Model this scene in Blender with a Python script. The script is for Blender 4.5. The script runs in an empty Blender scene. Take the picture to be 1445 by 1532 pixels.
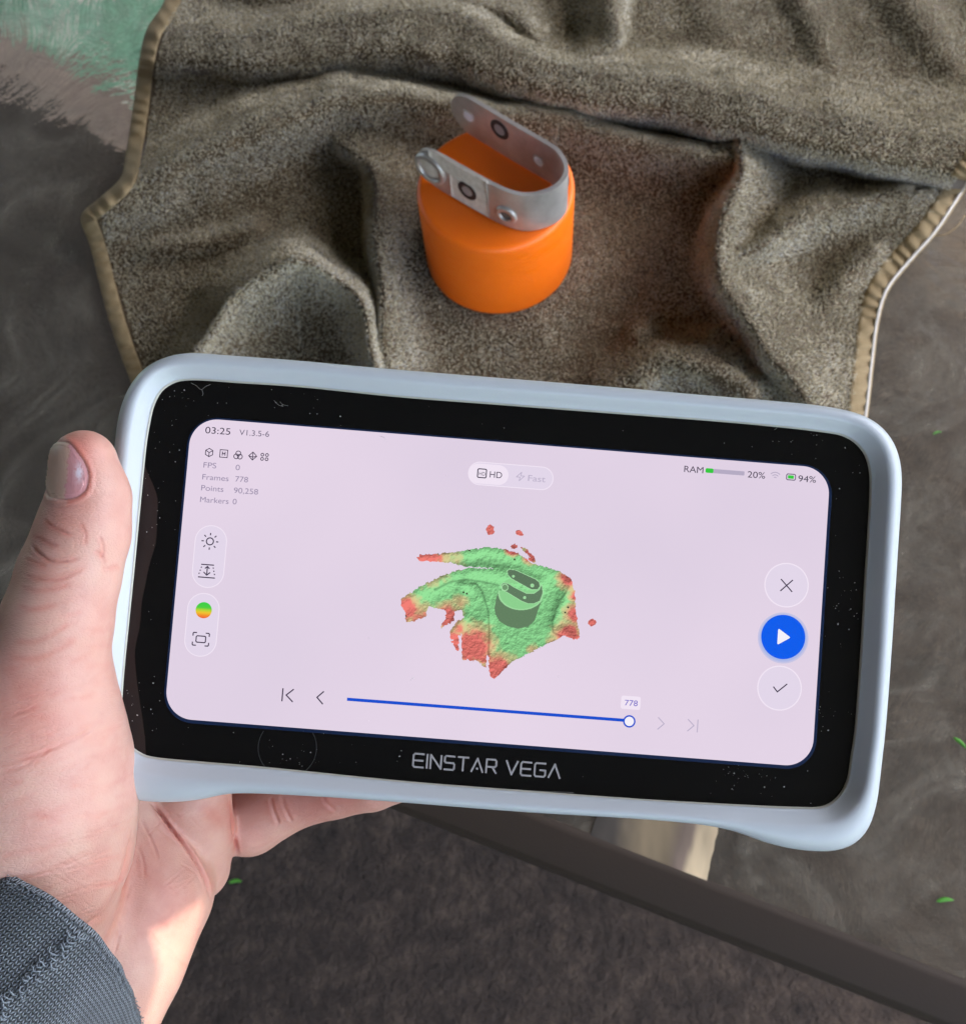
import bpy, bmesh, math, random
import numpy as np
from mathutils import Vector, Matrix
from mathutils.bvhtree import BVHTree

random.seed(7)
rng = np.random.default_rng(7)
sc = bpy.context.scene
C = sc.collection

# ------------------------------------------------------------------ camera
F, CX, CY = 1700.0, 722.5, 766.0
R = np.array([[0.992934390226581, 0.11866463965886143, 0.0],
              [-0.10786565221504958, 0.9025731331291716, -0.41680539874815964],
              [-0.0494600624503184, 0.4138604144491507, 0.908995742330176]])
HC = 0.550
CUPZ0 = 0.008
cam = bpy.data.cameras.new('camera')
camo = bpy.data.objects.new('camera', cam)
C.objects.link(camo)
camo.matrix_world = Matrix([[*R[0], 0], [*R[1], 0], [*R[2], HC], [0, 0, 0, 1]])
cam.sensor_fit = 'HORIZONTAL'
cam.sensor_width = 36
cam.lens = 36 * F / 1445
cam.clip_start = 0.01
cam.clip_end = 200
cam.dof.use_dof = True
cam.dof.focus_distance = 0.262
cam.dof.aperture_fstop = 42.0
sc.camera = camo

# ------------------------------------------------------------------ light
SUN_C = np.array([-0.35, -0.50, -0.80])            # travel direction, seen from the camera
sd = R @ (SUN_C / np.linalg.norm(SUN_C))
tosun = Vector(-sd)
elev = math.asin(tosun.z)
azim = math.atan2(tosun.x, tosun.y)
EXPO = 2.9
world = bpy.data.worlds.new('World')
sc.world = world
world.use_nodes = True
wn = world.node_tree
for n in list(wn.nodes):
    wn.nodes.remove(n)
sky = wn.nodes.new('ShaderNodeTexSky')
sky.sky_type = 'NISHITA'
sky.sun_disc = False
sky.sun_elevation = elev
sky.sun_rotation = azim
sky.air_density = 0.7
sky.dust_density = 4.0
sky.ozone_density = 0.3
hsv = wn.nodes.new('ShaderNodeHueSaturation')
hsv.inputs['Saturation'].default_value = 0.85
bg = wn.nodes.new('ShaderNodeBackground')
bg.inputs['Strength'].default_value = 0.15
wo = wn.nodes.new('ShaderNodeOutputWorld')
wn.links.new(sky.outputs[0], hsv.inputs['Color'])
wn.links.new(hsv.outputs[0], bg.inputs[0])
wn.links.new(bg.outputs[0], wo.inputs[0])
sl = bpy.data.lights.new('sun', 'SUN')
sl.energy = 0.9
sl.angle = math.radians(0.12)
sl.color = (1.0, 0.88, 0.72)
so = bpy.data.objects.new('sun', sl)
C.objects.link(so)
so.rotation_euler = Vector(tosun).to_track_quat('Z', 'Y').to_euler()
sc.view_settings.view_transform = 'Standard'
sc.view_settings.look = 'None'
sc.view_settings.gamma = 1
sc.view_settings.exposure = EXPO
sc.cycles.use_denoising = True
sc.cycles.max_bounces = 10
sc.cycles.sample_clamp_indirect = 6


# ------------------------------------------------------------------ geometry of views
def ray(px, py):
    px, py = np.asarray(px, float), np.asarray(py, float)
    return np.stack([(px - CX) / F, -(py - CY) / F, -np.ones_like(px)], -1)


def U(px, py, z=0.0):
    """the point of the plane z=z that stands at these coordinates of the photograph"""
    d = ray(px, py) @ R.T
    z = np.asarray(z, float)
    return np.array([0, 0, HC]) + d * ((z - HC) / d[..., 2])[..., None]


def CD(px, py, depth):
    return np.array([0, 0, HC]) + (ray(px, py) * np.asarray(depth, float)[..., None]) @ R.T


def PR(p):
    c = (np.asarray(p) - [0, 0, HC]) @ R
    return CX - F * c[..., 0] / c[..., 2], CY + F * c[..., 1] / c[..., 2]


# ------------------------------------------------------------------ helpers
def lin(c):
    c = np.asarray(c, float) / 255.0
    return np.where(c <= 0.04045, c / 12.92, ((c + 0.055) / 1.055) ** 2.4)


def mesh_np(name, v, f, mat=None, parent=None, smooth=True):
    me = bpy.data.meshes.new(name)
    v = np.asarray(v, float)
    if isinstance(f, np.ndarray):
        k = f.shape[1]
        me.vertices.add(len(v))
        me.vertices.foreach_set('co', v.ravel())
        me.loops.add(f.size)
        me.loops.foreach_set('vertex_index', f.ravel().astype(np.int32))
        me.polygons.add(len(f))
        me.polygons.foreach_set('loop_start', np.arange(0, f.size, k, dtype=np.int32))
        me.polygons.foreach_set('loop_total', np.full(len(f), k, dtype=np.int32))
        me.update(calc_edges=True)
        me.validate()
    else:
        me.from_pydata([tuple(x) for x in v], [], [tuple(int(i) for i in x) for x in f])
    if smooth:
        me.polygons.foreach_set('use_smooth', np.ones(len(me.polygons), bool))
    if mat:
        me.materials.append(mat)
    o = bpy.data.objects.new(name, me)
    C.objects.link(o)
    if parent:
        o.parent = parent
    return o


def empty(name, mw=None, loc=None):
    o = bpy.data.objects.new(name, None)
    o.empty_display_size = 0.01
    C.objects.link(o)
    if mw is not None:
        o.matrix_world = mw
    if loc is not None:
        o.location = loc
    return o


def tag(o, label=None, cat=None, group=None, kind=None):
    if label: o['label'] = label
    if cat: o['category'] = cat
    if group: o['group'] = group
    if kind: o['kind'] = kind
    return o


def col_attr(o, cols, name='Col'):
    a = o.data.color_attributes.new(name, 'FLOAT_COLOR', 'POINT')
    c = np.ones((len(o.data.vertices), 4))
    c[:, :3] = cols
    a.data.foreach_set('color', c.ravel())


def smoothstep(a, b, x):
    t = np.clip((x - a) / (b - a), 0, 1)
    return t * t * (3 - 2 * t)


class NZ:
    """cheap smooth value noise in 2-D or 3-D"""
    def __init__(s, seed):
        s.r = np.random.default_rng(seed)
        s.t = s.r.random((64, 64, 64)).astype(np.float32)

    def __call__(s, p, oct=1):
        p = np.asarray(p, float)
        if p.shape[-1] == 2:
            p = np.concatenate([p, np.zeros(p.shape[:-1] + (1,))], -1)
        out = 0; amp = 1; tot = 0
        for o in range(oct):
            q = p * 2 ** o + o * 7.3
            i = np.floor(q).astype(int); f = q - i; f = f * f * (3 - 2 * f)
            v = 0
            for dx in (0, 1):
                for dy in (0, 1):
                    for dz in (0, 1):
                        w = (f[..., 0] if dx else 1 - f[..., 0]) * (f[..., 1] if dy else 1 - f[..., 1]) * (f[..., 2] if dz else 1 - f[..., 2])
                        v = v + w * s.t[(i[..., 0] + dx) % 64, (i[..., 1] + dy) % 64, (i[..., 2] + dz) % 64]
            out = out + amp * v; tot += amp; amp *= 0.5
        return out / tot * 2 - 1


noise = NZ(3)


def polydist(P, L):
    """distance, signed side, segment index+t for points P (N,2) to polyline L (M,2)"""
    P = np.asarray(P, float); L = np.asarray(L, float)
    best = np.full(len(P), 1e9); side = np.zeros(len(P)); par = np.zeros(len(P))
    for i in range(len(L) - 1):
        a, b = L[i], L[i + 1]
        ab = b - a
        t = np.clip(((P - a) @ ab) / (ab @ ab), 0, 1)
        q = a + t[:, None] * ab
        d = np.linalg.norm(P - q, axis=1)
        cr = ab[0] * (P[:, 1] - a[1]) - ab[1] * (P[:, 0] - a[0])
        m = d < best
        best[m] = d[m]; side[m] = np.sign(cr[m]); par[m] = i + t[m]
    return best, side, par


def inpoly(P, L):
    P = np.asarray(P, float); L = np.asarray(L, float)
    ins = np.zeros(len(P), bool)
    j = len(L) - 1
    for i in range(len(L)):
        c = ((L[i, 1] > P[:, 1]) != (L[j, 1] > P[:, 1])) & (
            P[:, 0] < (L[j, 0] - L[i, 0]) * (P[:, 1] - L[i, 1]) / (L[j, 1] - L[i, 1] + 1e-12) + L[i, 0])
        ins ^= c
        j = i
    return ins


def spline(pts, n, closed=False):
    """Catmull-Rom through the points, n samples evenly spaced by length"""
    P = np.asarray(pts, float)
    if closed:
        Q = np.vstack([P[-1:], P, P[:2]])
    else:
        Q = np.vstack([2 * P[0] - P[1], P, 2 * P[-1] - P[-2]])
    out = []
    for i in range(1, len(Q) - 2):
        p0, p1, p2, p3 = Q[i - 1], Q[i], Q[i + 1], Q[i + 2]
        # centripetal-ish
        for t in np.linspace(0, 1, 24, endpoint=False):
            out.append(0.5 * ((2 * p1) + (-p0 + p2) * t + (2 * p0 - 5 * p1 + 4 * p2 - p3) * t * t + (-p0 + 3 * p1 - 3 * p2 + p3) * t ** 3))
    out.append(Q[-2] if not closed else out[0])
    out = np.array(out)
    s = np.r_[0, np.cumsum(np.linalg.norm(np.diff(out, axis=0), axis=1))]
    u = np.linspace(0, s[-1], n + 1)[:-1] if closed else np.linspace(0, s[-1], n)
    return np.stack([np.interp(u, s, out[:, k]) for k in range(out.shape[1])], 1)


def gridfaces(nu, nv, closed_u=False, closed_v=False):
    """vertex index = i*nv + j"""
    iu = np.arange(nu if closed_u else nu - 1); jv = np.arange(nv if closed_v else nv - 1)
    I, J = np.meshgrid(iu, jv, indexing='ij')
    I2, J2 = (I + 1) % nu, (J + 1) % nv
    return np.stack([I * nv + J, I2 * nv + J, I2 * nv + J2, I * nv + J2], -1).reshape(-1, 4)


def tube(pts, rad, n=8, flat=None, caps=True):
    pts = np.asarray(pts, float); m = len(pts)
    rad = np.broadcast_to(rad, (m,))
    t = np.gradient(pts, axis=0); t /= np.linalg.norm(t, axis=1)[:, None] + 1e-12
    up = np.array([0, 0, 1.0]) if flat is None else np.asarray(flat, float)
    a = np.cross(t, up); a /= np.linalg.norm(a, axis=1)[:, None] + 1e-9
    b = np.cross(a, t)
    th = np.linspace(0, 2 * np.pi, n, endpoint=False)
    v = pts[:, None] + rad[:, None, None] * (np.cos(th)[None, :, None] * a[:, None] + np.sin(th)[None, :, None] * b[:, None])
    f = [tuple(x) for x in gridfaces(m, n, False, True)]
    if caps:
        f.append(tuple(range(n)))
        f.append(tuple((m - 1) * n + k for k in reversed(range(n))))
    return v.reshape(-1, 3), f


def join(parts):
    V = []; Fc = []; o = 0
    for v, f in parts:
        V.append(np.asarray(v)); Fc += [tuple(int(i) + o for i in x) for x in f]; o += len(v)
    return np.vstack(V), Fc


# ------------------------------------------------------------------ materials
def mat(name, base=(0.5, 0.5, 0.5), rough=0.5, metal=0.0, **kw):
    m = bpy.data.materials.new(name)
    m.use_nodes = True
    p = m.node_tree.nodes['Principled BSDF']
    p.inputs['Base Color'].default_value = (*base, 1)
    p.inputs['Roughness'].default_value = rough
    p.inputs['Metallic'].default_value = metal
    for k, v in kw.items():
        k = k.replace('_', ' ')
        if isinstance(v, (tuple, list)) and len(v) == 3 and 'Radius' not in k:
            v = (*v, 1)
        p.inputs[k].default_value = v
    return m


def nn(m, typ, **kw):
    n = m.node_tree.nodes.new(typ)
    for k, v in kw.items():
        if k in n.inputs:
            n.inputs[k].default_value = v
        else:
            setattr(n, k, v)
    return n


def lk(m, a, b):
    m.node_tree.links.new(a, b)


def P(m):
    return m.node_tree.nodes['Principled BSDF']


def tex_noise(m, scale, detail=4, rough=0.6, coord='Object', dist=0.0, vec_scale=None, rot=None):
    tc = nn(m, 'ShaderNodeTexCoord')
    src = tc.outputs[coord]
    if vec_scale or rot:
        mp = nn(m, 'ShaderNodeMapping')
        if vec_scale: mp.inputs['Scale'].default_value = vec_scale
        if rot: mp.inputs['Rotation'].default_value = rot
        lk(m, src, mp.inputs[0]); src = mp.outputs[0]
    n = nn(m, 'ShaderNodeTexNoise', Scale=scale, Detail=detail, Roughness=rough, Distortion=dist)
    lk(m, src, n.inputs['Vector'])
    return n


def ramp(m, fac, stops):
    r = nn(m, 'ShaderNodeValToRGB')
    e = r.color_ramp.elements
    while len(e) > 1:
        e.remove(e[-1])
    e[0].position = stops[0][0]; e[0].color = (*stops[0][1], 1)
    for p_, c_ in stops[1:]:
        x = e.new(p_); x.color = (*c_, 1)
    lk(m, fac, r.inputs[0])
    return r


def bump(m, h, strength=0.3, dist=0.001, normal=None):
    b = nn(m, 'ShaderNodeBump', Strength=strength, Distance=dist)
    lk(m, h, b.inputs['Height'])
    if normal is not None:
        lk(m, normal, b.inputs['Normal'])
    return b


def glow(name, rgb, k=1.0, gloss=True):
    """a lit part of the display: gives off the colour that it shows"""
    c = tuple(lin(rgb) * 2 ** (-EXPO) * k)
    m = mat(name, (0.004, 0.004, 0.004), 0.06)
    P(m).inputs['Emission Color'].default_value = (*c, 1)
    P(m).inputs['Emission Strength'].default_value = 1.0
    P(m).inputs['Specular IOR Level'].default_value = 0.3
    return m


# ================================================================== SETTING
# dark rug-covered patio, paving and lawn under and beyond the glass table
FZ = -0.72
m_rug = mat('rug', (0.03, 0.026, 0.026), 0.95)
n1 = tex_noise(m_rug, 38, 8, 0.75)
r1 = ramp(m_rug, n1.outputs[0], [(0.30, (0.014, 0.009, 0.006)), (0.5, (0.038, 0.026, 0.0185)), (0.72, (0.090, 0.064, 0.046))])
lk(m_rug, r1.outputs[0], P(m_rug).inputs['Base Color'])
n2 = tex_noise(m_rug, 90, 4, 0.7)
b1 = bump(m_rug, n2.outputs[0], 1.0, 0.01)
lk(m_rug, b1.outputs[0], P(m_rug).inputs['Normal'])
g0 = U(-500, -98, FZ); g1 = U(520, 436, FZ)          # far edge line of the rug
gd = (g1 - g0)[:2] / np.linalg.norm((g1 - g0)[:2]); gn = np.array([-gd[1], gd[0]])
if gn[1] < 0: gn = -gn


def strip(name, a0, a1, off0, off1, z, m, s0=-6, s1=6, nx=2):
    q = []
    base = g0[:2]
    for s, o in ((s0, off0), (s1, off0), (s1, off1), (s0, off1)):
        q.append([*(base + gd * s + gn * o), z])
    return mesh_np(name, q, [(0, 1, 2, 3)], m, smooth=False)


m_soil = mat('lawn_soil', (0.06, 0.09, 0.04), 0.95)
ns = tex_noise(m_soil, 9, 6, 0.7)
rs = ramp(m_soil, ns.outputs[0], [(0.3, (0.10, 0.24, 0.14)), (0.46, (0.22, 0.46, 0.30)), (0.53, (0.30, 0.56, 0.40)), (0.56, (0.60, 0.64, 0.52)), (0.66, (0.85, 0.82, 0.72))])
lk(m_soil, rs.outputs[0], P(m_soil).inputs['Base Color'])
gr = mesh_np('ground', [[-30, -30, FZ - 0.02], [30, -30, FZ - 0.02], [30, 30, FZ - 0.02], [-30, 30, FZ - 0.02]], [(0, 1, 2, 3)], m_soil, smooth=False)
tag(gr, 'green lawn beyond the rug, seen through the glass tabletop', kind='structure')
# slightly thick rug and a pale paving strip
def slab(name, off0, off1, z0, z1, m, s0=-6, s1=6):
    base = g0[:2]; q = []
    for z in (z0, z1):
        for s, o in ((s0, off0), (s1, off0), (s1, off1), (s0, off1)):
            q.append([*(base + gd * s + gn * o), z])
    fs = [(3, 2, 1, 0), (4, 5, 6, 7), (0, 1, 5, 4), (1, 2, 6, 5), (2, 3, 7, 6), (3, 0, 4, 7)]
    return mesh_np(name, q, fs, m, smooth=False)


gcx = U(520, 412, FZ)[:2]; SCN = float((gcx - g0[:2]) @ gd)      # corner of the rug, hidden under the towel
base_ = g0[:2]; q_ = []
LL = [(-6, -6), (8, -6), (8, 8), (SCN, 8), (SCN, 0), (-6, 0)]
for z_ in (FZ - 0.008, FZ):
    for s_, o_ in LL: q_.append([*(base_ + gd * s_ + gn * o_), z_])
rug = mesh_np('floor_rug', q_, [tuple(range(5, -1, -1)), tuple(range(6, 12))] + [(k, (k + 1) % 6, (k + 1) % 6 + 6, k + 6) for k in range(6)], m_rug, smooth=False)
tag(rug, 'dark brown short pile rug below the table', kind='structure')
m_pave = mat('paving', (0.34, 0.27, 0.22), 0.9)
npv = tex_noise(m_pave, 20, 6, 0.7)
rp = ramp(m_pave, npv.outputs[0], [(0.3, (0.22, 0.16, 0.13)), (0.7, (0.46, 0.36, 0.29))])
lk(m_pave, rp.outputs[0], P(m_pave).inputs['Base Color'])
pave = slab('paving', 0.002, 0.080, FZ - 0.03, FZ - 0.004, m_pave, -6, SCN - 0.002)
tag(pave, 'pinkish tan paving strip between the rug and the lawn', kind='structure')

# added unseen slab: shades the table, its gap shaped to cast the sun patch
RZ = 1.75
m_blocker = mat('blocker_boards', (0.30, 0.24, 0.18), 0.8)
nr = tex_noise(m_blocker, 3, 5, 0.6, vec_scale=(1, 12, 1))
rr = ramp(m_blocker, nr.outputs[0], [(0.3, (0.09, 0.065, 0.045)), (0.7, (0.16, 0.12, 0.085))])
lk(m_blocker, rr.outputs[0], P(m_blocker).inputs['Base Color'])
GAP = [(212, 1540), (238, 1462), (222, 1402), (224, 1386), (240, 1393), (328, 1320), (350, 1318), (335, 1400), (290, 1500), (245, 1575)]  # gap outline follows the wanted shape of the sun patch
gp = []
for (x, y) in GAP:
    p = CD(x, y, 0.287)
    gp.append(p + np.array(tosun) * (RZ - p[2]) / tosun.z)
gp = np.array(gp)
bm = bmesh.new()
outer = [(-3.2, -2.1), (1.7, -2.1), (1.7, 3.1), (-3.2, 3.1)]
vo = [bm.verts.new((x, y, RZ)) for x, y in outer]
vi = [bm.verts.new(tuple(p)) for p in gp]
es = [bm.edges.new((vo[i], vo[(i + 1) % 4])) for i in range(4)] + [bm.edges.new((vi[i], vi[(i + 1) % len(vi)])) for i in range(len(vi))]
bmesh.ops.triangle_fill(bm, use_beauty=True, edges=es)
res = bmesh.ops.extrude_face_region(bm, geom=bm.faces[:])
bmesh.ops.translate(bm, vec=(0, 0, 0.012), verts=[g for g in res['geom'] if isinstance(g, bmesh.types.BMVert)])
bmesh.ops.recalc_face_normals(bm, faces=bm.faces[:])
me = bpy.data.meshes.new('shade_blocker'); bm.to_mesh(me); bm.free()
me.materials.append(m_blocker)
blocker = bpy.data.objects.new('shade_blocker', me); C.objects.link(blocker)
tag(blocker, 'added wooden slab above the table, out of view, blocking sky and sun', kind='structure')
m_baffle = mat('light_baffle', (0.14, 0.10, 0.07), 0.9)  # unseen upright slabs added to block skylight from back, far side and left
bw_ = [[-1.9, -2.25, FZ - .02], [-0.45, -2.25, FZ - .02], [-0.45, -2.12, FZ - .02], [-1.9, -2.12, FZ - .02]]
bw_ = bw_ + [[a, b, RZ + 0.3] for a, b, _ in bw_]
baffle3 = mesh_np('light_baffle', bw_, [(3, 2, 1, 0), (4, 5, 6, 7), (0, 1, 5, 4), (1, 2, 6, 5), (2, 3, 7, 6), (3, 0, 4, 7)], m_baffle, smooth=False)
tag(baffle3, 'added plain brown baffle behind the camera, out of view, blocking skylight', kind='structure')
fw_ = [[-2.0, 2.9, FZ - .02], [2.6, 2.9, FZ - .02], [2.6, 3.05, FZ - .02], [-2.0, 3.05, FZ - .02]]
fw_ = fw_ + [[a, b, RZ - 0.004] for a, b, _ in fw_]
baffle2 = mesh_np('light_baffle', fw_, [(3, 2, 1, 0), (4, 5, 6, 7), (0, 1, 5, 4), (1, 2, 6, 5), (2, 3, 7, 6), (3, 0, 4, 7)], m_baffle, smooth=False)
tag(baffle2, 'added plain brown baffle beyond the table, out of view, blocking skylight', kind='structure')
wv = [[-1.9, -3.4, FZ - .02], [-1.75, -3.4, FZ - .02], [-1.75, 1.2, FZ - .02], [-1.9, 1.2, FZ - .02]]
wv = wv + [[a, b, RZ - 0.004] for a, b, _ in wv]
baffle1 = mesh_np('light_baffle', wv, [(3, 2, 1, 0), (4, 5, 6, 7), (0, 1, 5, 4), (1, 2, 6, 5), (2, 3, 7, 6), (3, 0, 4, 7)], m_baffle, smooth=False)
tag(baffle1, 'added plain brown baffle left of the table, out of view, blocking skylight', kind='structure')

# ================================================================== TABLE
table = empty('patio_table')
tag(table, 'glass topped patio table with a dark brown metal rim, under the towel', 'table')
EA, EB = U(770, 1218, 0.0), U(1445, 1482, 0.0)         # line where glass meets rim
ed = (EB - EA)[:2]; ed /= np.linalg.norm(ed)
en = np.array([ed[1], -ed[0]])                          # outward (towards the camera side)
if en[1] > 0: en = -en


def along(s, o, z):
    return [*(EA[:2] + ed * s + en * o), z]


m_glass = bpy.data.materials.new('table_glass'); m_glass.use_nodes = True
nt = m_glass.node_tree
for n in list(nt.nodes): nt.nodes.remove(n)
out = nt.nodes.new('ShaderNodeOutputMaterial')
nw = tex_noise(m_glass, 11, 5, 0.62, dist=1.6, vec_scale=(1.0, 0.65, 1))
nwf = tex_noise(m_glass, 75, 3, 0.6, dist=0.8)
bA = bump(m_glass, nw.outputs[0], 0.9, 0.02)
bB = bump(m_glass, nwf.outputs[0], 0.25, 0.002, bA.outputs[0])
rf = nn(m_glass, 'ShaderNodeBsdfRefraction', IOR=1.05, Roughness=0.17)
rf.inputs['Color'].default_value = (0.80, 0.80, 0.74, 1)
lk(m_glass, bB.outputs[0], rf.inputs['Normal'])
gl = nn(m_glass, 'ShaderNodeBsdfAnisotropic', Roughness=0.18)
gl.inputs['Color'].default_value = (1, 1, 1, 1)
bC = bump(m_glass, nw.outputs[0], 0.35, 0.01)
lk(m_glass, bC.outputs[0], gl.inputs['Normal'])
lw = nn(m_glass, 'ShaderNodeFresnel', IOR=1.5)
mx = nn(m_glass, 'ShaderNodeMixShader')
lk(m_glass, lw.outputs[0], mx.inputs[0]); lk(m_glass, rf.outputs[0], mx.inputs[1]); lk(m_glass, gl.outputs[0], mx.inputs[2])
# film of dust, in swirled wipe marks; pale streaks also paint the feathery reflections
df = nn(m_glass, 'ShaderNodeBsdfDiffuse')
df.inputs['Color'].default_value = (0.215, 0.197, 0.155, 1)
nd = tex_noise(m_glass, 12, 12, 0.76, dist=3.0)
rd = ramp(m_glass, nd.outputs[0], [(0.40, (0.10, 0.10, 0.10)), (0.50, (0.22, 0.22, 0.22)), (0.57, (0.40, 0.40, 0.40)), (0.68, (0.75, 0.75, 0.75))])
mx2 = nn(m_glass, 'ShaderNodeMixShader')
lk(m_glass, rd.outputs[0], mx2.inputs[0]); lk(m_glass, mx.outputs[0], mx2.inputs[1]); lk(m_glass, df.outputs[0], mx2.inputs[2])
lk(m_glass, mx2.outputs[0], out.inputs[0])
gv = [along(-1.2, 0, 0), along(0.9, 0, 0), along(0.9, -1.1, 0), along(-1.2, -1.1, 0)]
glass = mesh_np('glass_top', gv, [(0, 1, 2, 3)], m_glass, table, smooth=False)

m_rim = mat('rim_metal', (0.030, 0.018, 0.009), 0.75)
nrm = tex_noise(m_rim, 900, 3, 0.6)
brm = bump(m_rim, nrm.outputs[0], 0.25, 0.0004)
lk(m_rim, brm.outputs[0], P(m_rim).inputs['Normal'])
L0, L1 = PR(np.array(along(-0.2, 0, 0))), PR(np.array(along(0.2, 0, 0)))
prof = [(-0.004, -0.004), (-0.004, 0.0008), (-0.0002, 0.0014), (0.0004, 0.0011), (0.0148, -0.0012), (0.0156, -0.0022), (0.0165, -0.0200), (0.0160, -0.0206), (0.010, -0.021), (0.0, -0.021), (-0.004, -0.018)]
ss = np.linspace(-1.2, 0.9, 60)
rv = np.array([[along(s, o, z) for o, z in prof] for s in ss])
rim = mesh_np('table_rim', rv.reshape(-1, 3), gridfaces(len(ss), len(prof), False, True), m_rim, table, smooth=False)
# streaky tan and cream reflection, painted as colour on the glass against the rim
m_reflection = mat('painted_reflection', (0.4, 0.3, 0.2), 0.6)
ast = nn(m_reflection, 'ShaderNodeAttribute', attribute_name='Col'); lk(m_reflection, ast.outputs['Color'], P(m_reflection).inputs['Base Color'])
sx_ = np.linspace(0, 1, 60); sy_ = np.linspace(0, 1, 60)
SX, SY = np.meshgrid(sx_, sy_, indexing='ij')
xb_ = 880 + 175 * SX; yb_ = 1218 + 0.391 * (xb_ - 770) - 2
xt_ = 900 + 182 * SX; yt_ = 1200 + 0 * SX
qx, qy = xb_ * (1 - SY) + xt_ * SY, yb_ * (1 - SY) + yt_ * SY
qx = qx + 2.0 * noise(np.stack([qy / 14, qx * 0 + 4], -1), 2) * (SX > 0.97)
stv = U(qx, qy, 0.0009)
painted_reflection = mesh_np('painted_reflection', stv.reshape(-1, 3), gridfaces(60, 60), m_reflection, table)
if painted_reflection.data.polygons[0].normal.z < 0: painted_reflection.data.flip_normals()
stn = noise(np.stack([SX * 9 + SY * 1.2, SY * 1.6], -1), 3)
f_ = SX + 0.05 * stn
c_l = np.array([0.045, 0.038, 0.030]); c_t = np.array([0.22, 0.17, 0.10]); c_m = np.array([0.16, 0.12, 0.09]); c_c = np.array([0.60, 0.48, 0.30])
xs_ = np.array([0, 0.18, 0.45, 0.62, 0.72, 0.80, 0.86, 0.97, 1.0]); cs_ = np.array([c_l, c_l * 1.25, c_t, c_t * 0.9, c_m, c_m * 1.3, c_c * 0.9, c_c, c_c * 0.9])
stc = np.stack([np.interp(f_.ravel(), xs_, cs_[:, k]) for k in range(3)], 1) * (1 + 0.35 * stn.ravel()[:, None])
col_attr(painted_reflection, np.clip(stc, 0.01, 1))
tag(painted_reflection, 'streaky tan and cream reflection painted on the glass')

# ================================================================== TOWEL
LEFT = np.array([(262, -70), (250, 0), (223, 45), (212, 90), (203, 160), (192, 230), (183, 268), (150, 300), (125, 325), (139, 370), (163, 465), (184, 530), (206, 590), (232, 680), (262, 770)], float)
RIGHT = np.array([(1600, 60), (1530, 150), (1446, 275), (1402, 342), (1362, 388), (1327, 432), (1312, 480), (1304, 540), (1296, 612), (1284, 690), (1270, 770)], float)
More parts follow.
